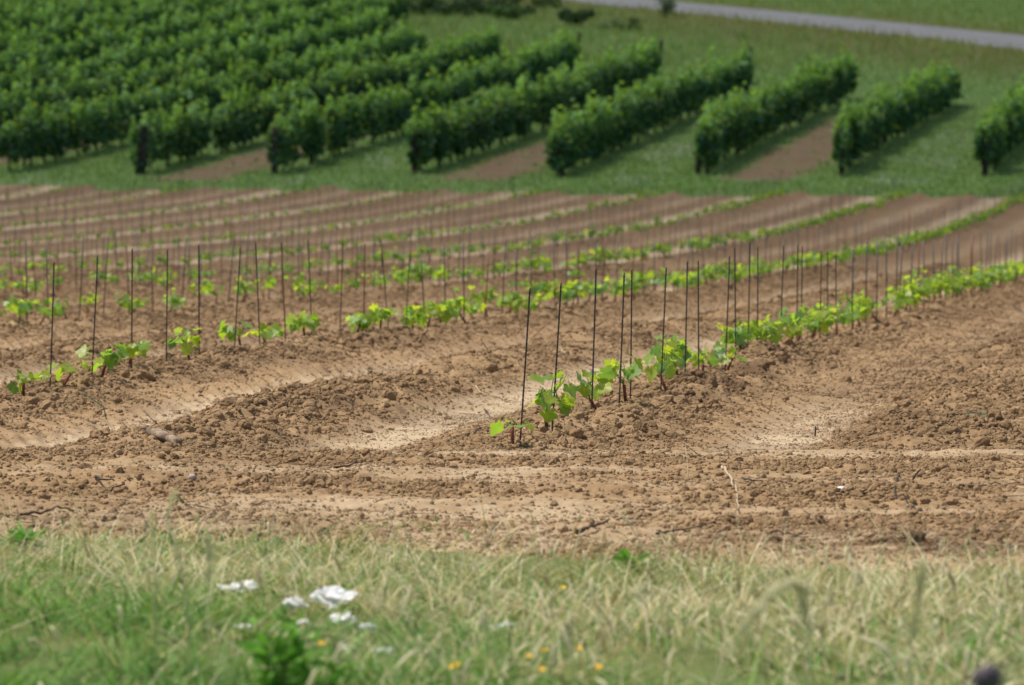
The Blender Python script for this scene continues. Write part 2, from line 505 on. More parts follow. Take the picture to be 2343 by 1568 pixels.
def rebar(name, c1, c2, tip):
    m, n, l, b = mat(name)
    tc = n.new('ShaderNodeTexCoord')
    r = ramp(n, [(0.4, c1), (0.62, c2)]); l.new(noise(n, l, 45, 4, tc.outputs['Object']), r.inputs[0])
    sx = n.new('ShaderNodeSeparateXYZ'); l.new(tc.outputs['Object'], sx.inputs[0])
    mr = n.new('ShaderNodeMapRange'); mr.inputs[1].default_value = 0.478; mr.inputs[2].default_value = 0.492; l.new(sx.outputs[2], mr.inputs[0])
    l.new(mixc(n, l, mr.outputs[0], r.outputs[0], tip), b.inputs['Base Color'])
    b.inputs['Metallic'].default_value = 0.35; b.inputs['Roughness'].default_value = 0.45; b.inputs['Specular IOR Level'].default_value = 0.5
    return m
M_STEEL = rebar('dark_rebar', (0.032, 0.030, 0.034), (0.085, 0.078, 0.082), (0.20, 0.075, 0.03))
M_RUST = rebar('rusty_rebar', (0.10, 0.036, 0.018), (0.19, 0.070, 0.035), (0.20, 0.075, 0.03))

M_GROUND, n, l, b = mat('grassland')
tc = n.new('ShaderNodeTexCoord'); P = tc.outputs['Object']
r1 = ramp(n, [(0.3, (0.080, 0.150, 0.042)), (0.5, (0.130, 0.210, 0.062)), (0.72, (0.205, 0.270, 0.095))])
l.new(noise(n, l, 1.1, 8, P, 0.72), r1.inputs[0])
c = mixc(n, l, attr(n, 'dry').outputs['Fac'], r1.outputs[0], (0.15, 0.135, 0.055))
r2 = ramp(n, [(0.3, (0.155, 0.098, 0.062)), (0.7, (0.26, 0.175, 0.115))]); l.new(noise(n, l, 2.2, 6, P, 0.7), r2.inputs[0])
c = mixc(n, l, attr(n, 'dirt').outputs['Fac'], c, r2.outputs[0])
r3 = ramp(n, [(0.5, (0, 0, 0)), (0.62, (1, 1, 1))]); l.new(noise(n, l, 7.0, 3, P), r3.inputs[0])
fl = n.new('ShaderNodeMath'); fl.operation = 'MULTIPLY'; l.new(attr(n, 'flower').outputs['Fac'], fl.inputs[0]); l.new(r3.outputs[0], fl.inputs[1])
c = mixc(n, l, fl.outputs[0], c, (0.32, 0.34, 0.27))
l.new(c, b.inputs['Base Color']); b.inputs['Roughness'].default_value = 1.0; b.inputs['Specular IOR Level'].default_value = 0.05
bp = n.new('ShaderNodeBump'); bp.inputs['Strength'].default_value = 0.8; bp.inputs['Distance'].default_value = 0.06
l.new(noise(n, l, 6.0, 6, P, 0.7), bp.inputs['Height']); l.new(bp.outputs[0], b.inputs['Normal'])

# ------------------------------------------------------------------ the ground sheets
VROW_X = [10.16, 7.05, 4.05, 1.04, -1.98, -5.07, -7.98, -10.98, -13.95, -16.9, -19.85, -22.8, -25.75, -28.7, -31.65, -34.6, -37.5]   # where each mature row starts, right to left
VROW_Y0 = [115.0, 114.6, 115.0, 114.2, 115.2, 115.3, 115.3, 116.0, 116.5, 117, 117.5, 118, 118, 118, 118, 118, 118]
VROW_Y1 = [152, 154, 154, 155, 159, 164, 168, 172, 183, 205, 235, 242, 242, 242, 242, 242, 242]
def vrow_x(i, Y): return VROW_X[i] + ROW_M * (Y - 115.0)

# one broad sheet
ys = np.concatenate([np.linspace(-60, 5, 30, endpoint=False), np.geomspace(5, 105, 260, endpoint=False), np.arange(105, 240, 0.42), np.geomspace(240, 4200, 60)])
hw = np.maximum(2.5, 0.0954 * 1.35 * np.abs(ys) + 2)
uc = np.linspace(-1, 1, 281)
outer = np.geomspace(1.08, 1.0 + 60, 16)
uu = np.concatenate([-outer[::-1], uc, outer])
Xg = hw[:, None] * np.where(np.abs(uu) <= 1, uu, np.sign(uu) * (1 + (np.abs(uu) - 1) * np.maximum(1, 40 / hw[:, None])))
Yg = np.broadcast_to(ys[:, None], Xg.shape)
Zg = ground_z(Xg, Yg)
vine_zone = sstep(108.5, 111.5, Yg) * (1 - sstep(160, 168, Yg))
tX = Xg - ROW_M * (Yg - 115)
dirt = np.zeros_like(Xg); flower = np.zeros_like(Xg)
edge_n = fbm(Xg * 1.5, Yg * 0.5, 4, 200)
for i in range(len(VROW_X) - 1):
    c = 0.5 * (VROW_X[i] + VROW_X[i + 1]); d = np.abs(tX - c)
    if i % 2 == 1:
        wgt = 1 - sstep(0.55, 1.0, d + 0.9 * (edge_n - 0.5))
        dirt = np.maximum(dirt, wgt * sstep(111.5, 113, Yg + 3 * (edge_n - 0.5)) * (1 - sstep(148, 160, Yg)))
    else:
        flower = np.maximum(flower, (1 - sstep(0.3, 0.9, d)) * sstep(0.42, 0.6, fbm(Xg * 0.7, Yg * 0.13, 3, 201)) * sstep(110, 113, Yg) * (1 - sstep(126, 140, Yg)))
dirt = np.clip(dirt * (0.6 + 0.6 * fbm(Xg * 2, Yg * 1, 3, 202)), 0, 0.95)
dry = sstep(158, 176, Yg) * (0.15 + 0.85 * (1 - sstep(3, 9, np.abs(road_d(Xg, Yg) + 3)))) * sstep(0.25, 0.65, fbm(Xg * 0.4, Yg * 0.12, 3, 203) + 0.12)
dry = np.maximum(dry, 0.75 * (1 - sstep(13, 18, Yg)) * sstep(7, 10, Yg))
g = mesh_np('ground', np.stack([Xg, Yg, Zg], -1).reshape(-1, 3), [grid_faces(*Xg.shape)], {'dirt': dirt.ravel(), 'flower': flower.ravel(), 'dry': np.clip(dry, 0, 1).ravel()}, M_GROUND)
tag(link('ground', g), kind='structure')

# the worked soil
ys = [9.3]
while ys[-1] < 112.5: ys.append(ys[-1] * (1 + np.interp(ys[-1], [10, 22, 40, 110], [0.00125, 0.0015, 0.004, 0.005])))
ys = np.array(ys); nr = len(ys); nc = 640
hw = 0.0954 * 1.12 * ys + 0.35
side = np.concatenate([np.cumsum(np.linspace(0.02, 0.5, 46))])
uin = np.linspace(-1, 1, nc - 2 * len(side))
Xs = np.concatenate([-hw[:, None] - side[None, ::-1], hw[:, None] * uin[None, :], hw[:, None] + side[None, :]], 1)
Ys = np.broadcast_to(ys[:, None], Xs.shape)
Zs = soil_z(Xs, Ys)
s_, ri_, act_, ridge_, track_, mid_ = field_parts(Xs, Ys)
narrow, pale = pale_amt(Xs, Ys)
moist = np.clip(moist_amt(Xs, Ys), 0, 1) * 0.85
moist = np.maximum(moist, 0.50 * sstep(26, 52, Ys) * act_ * (1 - narrow) * (0.6 + 0.8 * fbm(Xs * 0.6, Ys * 0.25, 3, 215)))  # towards the far rows, painted ridge shade is mixed in with the dampness
g = mesh_np('soil_field', np.stack([Xs, Ys, Zs], -1).reshape(-1, 3), [grid_faces(nr, nc)], {'pale': pale.ravel(), 'moist': moist.ravel()}, M_SOIL)
tag(link('soil_field', g), kind='structure')

# the lane
L = np.linspace(-35, 220, 130); Wd = np.linspace(-2.3, 2.3, 12)
Xr = RP[0] + RD[0] * L[:, None] + RN[0] * Wd[None, :]; Yr = RP[1] + RD[1] * L[:, None] + RN[1] * Wd[None, :]
Xc = RP[0] + RD[0] * L; Yc = RP[1] + RD[1] * L
Zr = base_z(Xc, Yc)[:, None] + 0.02 - 0.008 * Wd[None, :] ** 2 + 0 * Xr
g = mesh_np('road', np.stack([Xr, Yr, Zr], -1).reshape(-1, 3), [grid_faces(*Xr.shape)], None, M_ASPH)
tag(link('road', g), kind='structure')

# ------------------------------------------------------------------ clods lying on the worked soil
def scatter_clods():
    """loose crumbs and clods: points that carry size, turn and dampness, each one given a broken lump by geometry nodes"""
    tries = 1400000
    Y = 10.6 * (60 / 10.6) ** (RNG.random(tries) ** 1.25)
    X = (RNG.random(tries) * 2 - 1) * (0.0954 * 1.1 * Y + 1.1)
    c = rough_amt(X, Y)
    keep = RNG.random(tries) < (c ** 1.3) * in_field(X, Y) * (0.25 + 0.95 * sstep(0.3, 0.7, fbm(X * 4, Y * 3, 3, 150)))
    X, Y, c = X[keep], Y[keep], c[keep]
    n_ = len(X)
    r = 0.0028 * np.exp(0.52 * RNG.normal(size=n_)) * (0.75 + 0.5 * c)
    r = np.where(RNG.random(n_) < 0.022 * (0.4 + 1.1 * c), r * RNG.uniform(1.8, 4.2, n_), r)
    hl = 1 - field_parts(X, Y)[2]
    r = np.where(hl > 0.5, np.minimum(r, 0.011 + 0.004 * RNG.random(n_)), r)
    pl_ = pale_amt(X, Y)[1]
    r = np.clip(r * (1 - 0.35 * pl_), 0.00014 * Y, 0.027)
    Z = soil_z(X, Y) + r * 0.15
    me = bpy.data.meshes.new('soil_clods')
    me.vertices.add(n_); me.vertices.foreach_set('co', np.stack([X, Y, Z], 1).astype(np.float32).ravel())
    def put(name, kind, a, key):
        t = me.attributes.new(name, kind, 'POINT'); t.data.foreach_set(key, np.asarray(a, np.float32).ravel())
    put('size', 'FLOAT_VECTOR', r[:, None] * np.stack([RNG.uniform(0.8, 1.4, n_), RNG.uniform(0.8, 1.3, n_), RNG.uniform(0.7, 1.15, n_)], 1), 'vector')
    put('turn', 'FLOAT_VECTOR', np.stack([RNG.normal(size=n_) * 0.3, RNG.normal(size=n_) * 0.3, RNG.random(n_) * 6.283], 1), 'vector')
    put('moist', 'FLOAT', np.clip(moist_amt(X, Y), 0, 1) * 0.85 + 0.12 * RNG.random(n_) ** 4, 'value')
    put('pale', 'FLOAT', pl_ * RNG.uniform(0.5, 1.0, n_), 'value')
    me.update()
    me.materials.append(M_CLOD)
    o = link('soil_clods', me)
    tag(o, kind='stuff')
    ng = bpy.data.node_groups.new('clods', 'GeometryNodeTree')
    ng.interface.new_socket('Geometry', in_out='INPUT', socket_type='NodeSocketGeometry')
    ng.interface.new_socket('Geometry', in_out='OUTPUT', socket_type='NodeSocketGeometry')
    N, Lk = ng.nodes, ng.links
    gi, go = N.new('NodeGroupInput'), N.new('NodeGroupOutput')
    g2i = N.new('GeometryNodeGeometryToInstance')
    for k in range(9):
        ic = N.new('GeometryNodeMeshIcoSphere'); ic.inputs['Radius'].default_value = 1.0; ic.inputs['Subdivisions'].default_value = 3
        sp = N.new('GeometryNodeSetPosition'); nz = N.new('ShaderNodeTexNoise'); nz.noise_dimensions = '4D'
        nz.inputs['W'].default_value = 3.7 * k; nz.inputs['Scale'].default_value = 0.9; nz.inputs['Detail'].default_value = 4; nz.inputs['Roughness'].default_value = 0.6
        sb = N.new('ShaderNodeVectorMath'); sb.operation = 'SUBTRACT'; sb.inputs[1].default_value = (0.5, 0.5, 0.5)
        sc = N.new('ShaderNodeVectorMath'); sc.operation = 'SCALE'; sc.inputs['Scale'].default_value = 1.7
        Lk.new(nz.outputs['Color'], sb.inputs[0]); Lk.new(sb.outputs[0], sc.inputs[0]); Lk.new(sc.outputs[0], sp.inputs['Offset'])
        Lk.new(ic.outputs[0], sp.inputs[0])
        sm = N.new('GeometryNodeSetMaterial'); sm.inputs['Material'].default_value = M_CLOD
        Lk.new(sp.outputs[0], sm.inputs[0]); Lk.new(sm.outputs[0], g2i.inputs[0])
    ip = N.new('GeometryNodeInstanceOnPoints'); ip.inputs['Pick Instance'].default_value = True
    Lk.new(gi.outputs[0], ip.inputs['Points']); Lk.new(g2i.outputs[0], ip.inputs['Instance'])
    def na(name):
        a = N.new('GeometryNodeInputNamedAttribute'); a.data_type = 'FLOAT_VECTOR'; a.inputs[0].default_value = name; return a.outputs[0]
    e2r = N.new('FunctionNodeEulerToRotation'); Lk.new(na('turn'), e2r.inputs[0])
    Lk.new(e2r.outputs[0], ip.inputs['Rotation']); Lk.new(na('size'), ip.inputs['Scale'])
    Lk.new(ip.outputs[0], go.inputs[0])
    md = o.modifiers.new('clods', 'NODES'); md.node_group = ng
    print('clods', n_)
scatter_clods()

# a few big clods that stand out
def lone(name, u, v, size, label, cat, m, sub=2, flat=0.7, rough=0.4, sink=0.3, asp=1.0):
    x, y, z = at(u, v)
    z = float(max(soil_z(np.array([x]), np.array([y]))[0], ground_z(np.array([x]), np.array([y]))[0]))
    vv, f = rock(sub, np.random.default_rng(int(u * 3 + v)), rough)
    vv = vv / np.abs(vv).max(0) * (size * asp, size, size * flat)
    at_ = {'moist': np.full(len(vv), 0.75)} if m is M_LUMP else None
    o = link(name, mesh_np(name, vv, [f], at_, m, m is not M_CHALK), None, (x, y, z + size * flat * (1 - 2 * sink) * 0.8))
    o.rotation_euler.z = random.uniform(-0.4, 0.4)
    return tag(o, label, cat)

lone('soil_clod', 1790, 828, 0.036, 'dark moist earth clod lying alone at the foot of the front row', 'clod', M_LUMP, 3, 0.75, 0.7)
lone('soil_clod', 1645, 722, 0.060, 'broad dark earth lump in the wheel track behind the front row', 'clod', M_LUMP, 3, 0.45, 0.7)
lone('soil_clod', 2090, 1246, 0.035, 'dark clod on the headland close to the grass verge', 'clod', M_LUMP, 3, 0.7, 0.7)
lone('soil_clod', 190, 1078, 0.030, 'dark clod below the rotten wood at the tip of the earth mound', 'clod', M_LUMP, 3, 0.6, 0.7)
lone('stone', 1305, 930, 0.020, 'round pinkish stone sitting behind the second young vine', 'stone', M_STONE, 3, 0.95, 0.25, -0.25)
lone('stone', 1924, 1134, 0.017, 'small white stone alone on the open headland', 'stone', M_CHALK, 2, 0.8, 0.3, -0.35)
lone('stone', 440, 1104, 0.013, 'small rounded tan pebble above the dry grass', 'stone', M_STONE, 2, 0.8, 0.2, 0.2)

# ------------------------------------------------------------------ twigs, roots and the rotten log
def stick(pix, rad, m, label, cat='twig', name='twig', lift=0.008, arch=0.0, fork=None):
    P = [at(u, v) for u, v in pix]
    P = np.array(P)
    t = np.linspace(0, len(P) - 1, 5 * (len(P) - 1) + 1)
    Q = np.stack([np.interp(t, np.arange(len(P)), P[:, k]) for k in range(3)], 1)
    for _ in range(2):
        Q[1:-1] = 0.25 * Q[:-2] + 0.5 * Q[1:-1] + 0.25 * Q[2:]
    zf = np.maximum(soil_z(Q[:, 0], Q[:, 1]), ground_z(Q[:, 0], Q[:, 1]))
    tt = np.linspace(0, 1, len(Q))
    seg = np.linalg.norm(P[-1] - P[0])
    Q[:, 2] = np.maximum(zf, np.interp(tt, [0, 1], [zf[0], zf[-1]])) + rad * 0.6 + lift + arch * np.sin(tt * math.pi) * seg
    Q += RNG.normal(size=Q.shape) * rad * 0.35
    R = rad * (1 - 0.6 * tt) * (0.85 + 0.3 * RNG.random(len(Q)))
    org = Q[0].copy()
    mb = MB(); v, f = tube(Q - org, R, 6); mb.add(v, f)
    if fork is not None:
        k = len(Q) // 2
        d = (Q[-1] - Q[0]) / (np.linalg.norm(Q[-1] - Q[0]) + 1e-6)
        B = [Q[k] - org + np.array([d[0] * s * 0.4, d[1] * s * 0.3, 0.9 * s]) * fork for s in (0, 0.5, 1)]
        v, f = tube(B, [R[k] * 0.7, R[k] * 0.6, R[k] * 0.35], 6); mb.add(v, f)
    return tag(link(name, mb.mesh(name, m), None, org), label, cat)

def upright(pix, rad, m, label, cat='twig', name='twig'):
    """a stick that stands up out of the soil: first pixel is its foot, the others are above it at the same distance"""
    x, y, z = at(*pix[0])
    Q = [np.array([x + (u - pix[0][0]) * y / FPX, y + 0.01 * i, z - 0.01 + (pix[0][1] - v) * y / FPX]) for i, (u, v) in enumerate(pix)]
    Q = np.array(Q); Q[0, 2] -= 0.02
    t = np.linspace(0, len(Q) - 1, 4 * (len(Q) - 1) + 1)
    Q = np.stack([np.interp(t, np.arange(len(Q)), Q[:, k]) for k in range(3)], 1)
    org = Q[0].copy()
    mb = MB(); v, f = tube(Q - org, rad * np.linspace(1, 0.6, len(Q)), 6); mb.add(v, f)
    return tag(link(name, mb.mesh(name, m), None, org), label, cat)

upright([(1200, 782), (1236, 752), (1272, 722)], 0.0035, M_BROWN, 'long slanting brown cane rising behind the first two stakes', 'cane', 'cane')
stick([(1300, 768), (1326, 764)], 0.009, M_BROWN, 'thick brown root stub at the foot of the slanting branch', 'root', 'root')
upright([(1318, 768), (1345, 754), (1381, 732)], 0.0062, M_BROWN, 'thick brown branch slanting up behind the third stake', 'branch', 'branch')
upright([(1306, 762), (1310, 748)], 0.004, M_BROWN, 'short reddish twig standing beside the thick brown branch')
upright([(1124, 810), (1113, 793), (1103, 777)], 0.0028, M_TWIG, 'thin dark twig leaning out of the mound edge beside the pale track')
stick([(1282, 814), (1314, 829), (1358, 838)], 0.0045, M_TWIG, 'curved dark cane on the soil between second and third stake', 'cane', 'cane', fork=0.03)
stick([(1280, 800), (1288, 815), (1314, 830)], 0.0028, M_PALE, 'thin bleached root touching the curved dark cane', 'root', 'root')
stick([(1084, 888), (1103, 906), (1119, 911)], 0.0035, M_PALE, 'pale forked root in the wheel track before the first stake', 'root', 'root')
upright([(1039, 852), (1031, 838), (1022, 826)], 0.003, M_BROWN, 'crooked brown twig sticking out of the clod mound')
stick([(1056, 1004), (1082, 996), (1106, 985)], 0.0028, M_DARKT, 'thin dark twig lying left of the first stake')
stick([(1108, 940), (1114, 950), (1121, 958)], 0.004, M_TWIG, 'short stubby twig on the slope above the first vine')
upright([(247, 957), (236, 925), (188, 893)], 0.0028, M_GSTR, 'bent green cane in the wheel track below the second row', 'cane', 'cane')
upright([(1863, 1000), (1865, 984), (1866, 970)], 0.0042, M_DARKT, 'short dark stub standing in the pale wheel track', 'stub', 'stub')
stick([(2316, 701), (2330, 714), (2350, 730)], 0.006, M_TWIG, 'dark twig at the right frame edge below the front row')
stick([(1650, 1074), (1670, 1099), (1685, 1136), (1687, 1176)], 0.0042, M_PALE, 'long pale root curving down the open headland', 'root', 'root', fork=0.03)
stick([(1697, 1106), (1720, 1112), (1744, 1114)], 0.0032, M_DARKT, 'straight dark twig beside the long pale root')
upright([(2078, 1101), (2091, 1083), (2107, 1067)], 0.0036, M_DARKT, 'black crooked twig poking up above the white stone, far right', 'twig')
stick([(2056, 1097), (2044, 1129), (2060, 1153), (2093, 1165), (2083, 1190)], 0.0028, M_DARKT, 'thin zigzag twig with a hooked lower end on the headland')
stick([(1500, 1233), (1570, 1222), (1643, 1207)], 0.0026, M_DARKT, 'long thin dark cane near the verge, half sunk', 'cane', 'cane')
stick([(1760, 1228), (1800, 1230), (1848, 1233)], 0.0026, M_DARKT, 'thin dark cane lying flat under the zigzag twig', 'cane', 'cane')
stick([(1317, 1228), (1350, 1220), (1388, 1211)], 0.0060, M_TWIG, 'thick grey stick lying at the upper rim of the verge', 'stick', 'stick')
stick([(764, 1075), (800, 1072), (836, 1067)], 0.0040, M_TWIG, 'straight brown stick lying mid headland', 'stick', 'stick')
stick([(218, 1103), (230, 1111), (262, 1109)], 0.0042, M_DARKT, 'short dark crooked stick below the rotten log', 'stick', 'stick')
upright([(235, 1131), (258, 1108), (285, 1101)], 0.0034, M_DARKT, 'dark bent stick crossing the short crooked one', 'stick', 'stick')
stick([(47, 1190), (121, 1180), (168, 1173)], 0.0042, M_TWIG, 'long grey stick at the far left above the dry grass', 'stick', 'stick')
upright([(344, 1142), (326, 1140), (321, 1122)], 0.0020, M_PALE, 'small bleached curl of straw upright on the headland', 'straw', 'straw')
stick([(2195, 1128), (2260, 1118), (2342, 1112)], 0.0026, M_TWIG, 'thin brown cane running out of the frame at right', 'cane', 'cane')
stick([(2210, 958), (2226, 952), (2246, 955), (2258, 964), (2244, 970)], 0.0022, M_GSTR, 'small loop of green twine on the right mound', 'twine', 'twine')

def litter():
    mb = MB(); rng = np.random.default_rng(77)
    for k in range(420):
        y = 10.9 * (30 / 10.9) ** (rng.random() ** 1.2); x = (rng.random() * 2 - 1) * 0.0954 * 1.1 * y
        if float(in_field(np.array([x]), np.array([y]))[0]) < 0.8: continue
        a = rng.uniform(0, 6.28); ln = rng.uniform(0.02, 0.11) * (1 if k % 5 else 1.6); n_ = 4
        t = np.linspace(0, 1, n_); bend = rng.normal() * 0.3
        px = x + ln * (np.cos(a) * t - np.sin(a) * bend * t * t); py = y + ln * (np.sin(a) * t + np.cos(a) * bend * t * t)
        pz = soil_z(px, py) + 0.004 + rng.uniform(0, 0.010) * t
        if k % 9 == 0: pz = pz[0] + t * ln * 0.6
        v, f = tube(np.stack([px, py, pz], 1), rng.uniform(0.0007, 0.0018) * (1 - 0.5 * t), 4)
        c_ = (np.array((0.06, 0.042, 0.03)), np.array((0.16, 0.10, 0.06)), np.array((0.42, 0.33, 0.21)))[int(rng.integers(3))]
        mb.add(v, f, c_ * rng.uniform(0.8, 1.2))
    tag(link('plant_litter', mb.mesh('plant_litter', M_LITTER)), kind='stuff')

def rotten_log():
    x, y, z = at(345, 1000)
    x2, y2, z2 = at(408, 1026)
    root = empty('rotten_log', (x, y, z))
    tag(root, 'short rotten log lying on the mound at left', 'log')
    d = np.array([x2 - x, y2 - y, 0]); n_ = 12
    P = np.array([d * t + np.array([0, 0, 0.016 + 0.006 * math.sin(3 * t)]) for t in np.linspace(-0.15, 1, n_)])
    P[:, 2] += np.interp(np.linspace(0, 1, n_), [0, 1], [0, float(soil_z(np.array([x2]), np.array([y2]))[0] - z)])
    v, f = tube(P, 0.013 * (0.8 + 0.5 * RNG.random(n_)), 9)
    v += RNG.normal(size=v.shape) * 0.002
    mb = MB(); mb.add(v, f); link('wood', mb.mesh('wood', M_LOG), root)
    B = P[1] + np.array([[0, 0, 0], [-0.012, 0.01, 0.012], [-0.03, 0.02, 0.010]])
    v, f = tube(B, [0.008, 0.006, 0.003], 6); mb = MB(); mb.add(v, f); link('side_stub', mb.mesh('side_stub', M_LOG), root)
rotten_log()
litter()

# ------------------------------------------------------------------ words for the labels
_ONES = 'zeroth first second third fourth fifth sixth seventh eighth ninth tenth eleventh twelfth thirteenth fourteenth fifteenth sixteenth seventeenth eighteenth nineteenth'.split()
_TENS = {20: 'twent', 30: 'thirt', 40: 'fort', 50: 'fift', 60: 'sixt', 70: 'sevent', 80: 'eight', 90: 'ninet'}
def nth(k):
    if k < 20: return _ONES[k]
    if k >= 100: return 'hundredth' if k == 100 else 'hundred-and-' + nth(k - 100)
    t, o = k // 10 * 10, k % 10
    return _TENS[t] + ('ieth' if o == 0 else 'y-' + _ONES[o])
ROWNAME = ['front', 'second', 'third', 'fourth', 'fifth', 'sixth', 'seventh', 'eighth', 'ninth', 'tenth', 'eleventh']

# ------------------------------------------------------------------ young vines and their stakes
def leaf_outline(rng, npt=24):
    """a five lobed vine leaf, stalk at the origin, tip along +Y, about one unit across"""
    th = np.linspace(-math.pi * 0.93, math.pi * 0.93, npt)
    base = 0.40 + 0.10 * np.cos(th)
    lob = 0.085 * np.cos(5.0 * th * 0.98) + 0.018 * rng.normal(size=npt)
    r = base + lob
    r[np.abs(th) > 2.5] *= 0.8
    x = np.sin(th) * r * 1.1; y = np.cos(th) * r + 0.32
    return x, y

def leaf_geo(rng, npt=24):
    x, y = leaf_outline(rng, npt)
    cup, fold, curl = rng.uniform(-0.35, 0.25), rng.uniform(0.05, 0.35), rng.uniform(-0.5, -0.05)
    xs = np.concatenate([x * 0.5, x, [0.0]]); yc = 0.32
    ys_ = np.concatenate([(y - yc) * 0.5 + yc, y, [yc]])
    z = fold * np.abs(xs) + cup * xs ** 2 + curl * (ys_ - 0.1) ** 2 * 0.6
    z[npt:2 * npt] += rng.normal(size=npt) * 0.03
    v = np.stack([xs, ys_, z], 1)
    q = [(k, npt + k, npt + k + 1, k + 1) for k in range(npt - 1)]
    t = [(2 * npt, k, k + 1) for k in range(npt - 1)]
    return v, [np.array(t), np.array(q)]

def leaf_cheap(rng):
    x, y = leaf_outline(rng, 11)
    fold, curl = rng.uniform(0.05, 0.35), rng.uniform(-0.4, 0.0)
    v = np.concatenate([np.stack([x, y, fold * np.abs(x) + curl * y * y * 0.6], 1), [[0, 0.3, 0]]])
    return v, [np.array([(11, k, k + 1) for k in range(10)])]

LG = (0.185, 0.345, 0.065); YG = (0.34, 0.46, 0.070); BG = (0.145, 0.290, 0.120)
def leaf_col(rng, young):
    a, b_ = (np.array(YG), np.array(LG)) if rng.random() < young else (np.array(LG), np.array(BG))
    t = rng.random()
    return (a * (1 - t) + b_ * t) * rng.uniform(0.85, 1.15)

def grow(rng, h, spread, shoots, per):
    """stem points, shoot point lists and leaf matrices of one young vine, foot at the origin"""
    sh = rng.uniform(0.045, 0.075)
    lean = rng.normal(size=2) * 0.018
    stem = np.array([[0, 0, -0.03], [0, 0, 0], [lean[0] * 0.5, lean[1] * 0.5, sh * 0.5], [lean[0], lean[1], sh]])
    S_, Lm = [], []
    for k in range(shoots):
        a = rng.uniform(0, 6.283)
        out = spread * rng.uniform(0.35, 1.0); up = h * rng.uniform(0.6, 1.0) - sh
        t = np.linspace(0, 1, 6)
        P = stem[-1] + np.stack([np.cos(a) * out * t ** 1.2, np.sin(a) * out * t ** 1.2, up * t * (1.15 - 0.15 * t)], 1)
        P[1:] += rng.normal(size=(5, 3)) * 0.008
        S_.append(P)
        for j in range(per):
            tt = rng.uniform(0.28, 1.0)
            p = np.array([np.interp(tt, t, P[:, q]) for q in range(3)])
            size = rng.uniform(0.045, 0.088) * (1.1 - 0.35 * tt)
            az = rng.uniform(0, 6.283)
            pet = np.array([math.cos(az), math.sin(az), rng.uniform(-0.1, 0.6)]) * rng.uniform(0.02, 0.05)
            rot = Euler((rng.normal() * 0.45 - 0.65, rng.normal() * 0.5, az - math.pi / 2)).to_matrix().to_4x4()
            q = p + pet; q[2] = max(q[2], 0.05)
            Lm.append((Matrix.Translation(Vector(q)) @ rot @ Matrix.Scale(size, 4), p, tt))
    return stem, S_, Lm

STEM_R = [0.0062, 0.0062, 0.0058, 0.0068]
LEAFV = []
rl = np.random.default_rng(5)
for k in range(14):
    v, f = leaf_geo(rl)
    mb = MB(); mb.add(v, f, leaf_col(rl, 0.78)); LEAFV.append(mb.mesh('leaf', M_YLEAF))

def near_vine(x, y, h, spread, shoots, per, rng):
    z = float(soil_z(np.array([x]), np.array([y]), False)[0])
    root = empty('young_vine', (x, y, z))
    stem, S_, Lm = grow(rng, h, spread, shoots, per)
    v, f = tube(stem, STEM_R, 8); mb = MB(); mb.add(v, f); link('stem', mb.mesh('stem', M_WAX), root)
    for P in S_:
        mb = MB(); v, f = tube(P, np.linspace(0.0022, 0.0012, 6), 5); mb.add(v, f)
        link('shoot', mb.mesh('shoot', M_SHOOT), root)
    for M, p, tt in Lm:
        o = link('leaf', LEAFV[int(rng.integers(len(LEAFV)))], root)
        o.matrix_local = M
    return root

def merged_vine(rng, h, spread, shoots, per, mbl=None, mbs=None, M0=None, cheap=True):
    stem, S_, Lm = grow(rng, h, spread, shoots, per)
    ms = mbs or MB(); ml = mbl or MB()
    T = (lambda v: v) if M0 is None else (lambda v: v @ np.array(M0.to_3x3()).T + np.array(M0.translation))
    v, f = tube(stem, STEM_R, 5); ms.add(T(v), f)
    for P in S_:
        v, f = tube(P, np.linspace(0.0022, 0.0012, 6)[::1], 3); ml.add(T(v), f, (0.15, 0.2, 0.05))
    for M, p, tt in Lm:
        v, f = leaf_cheap(rng)
        v = v @ np.array(M.to_3x3()).T + np.array(M.translation)
        ml.add(T(v), f, leaf_col(rng, 0.5))
    return ms, ml

VARS = []
rv = np.random.default_rng(21)
for k in range(12):
    big = k >= 5
    ms, ml = merged_vine(rv, rv.uniform(0.19, 0.26) if big else rv.uniform(0.13, 0.21), 0.13 if big else 0.085, 5 if big else (3 + k % 2), 7 if big else 5)
    VARS.append((ms.mesh('stem', M_WAX), ml.mesh('foliage', M_YLEAF), big))

STAKE_H = 0.49
def stake_mesh(name, m, ribs=True):
    n_ = 84 if ribs else 3
    z = np.linspace(-0.12, STAKE_H, n_)
    r = np.where(np.arange(n_) % 2 == 0, 0.0029, 0.0036) if ribs else np.full(n_, 0.0041)
    P = np.stack([np.sin(z * 4) * 0.0015, z * 0, z], 1)
    v, f = tube(P, r, 6)
    mb = MB(); mb.add(v, f); return mb.mesh(name, m)
ST_N = {0: stake_mesh('steel_stake', M_STEEL), 1: stake_mesh('rusty_stake', M_RUST)}
ST_F = {0: stake_mesh('steel_stake', M_STEEL, False), 1: stake_mesh('rusty_stake', M_RUST, False)}

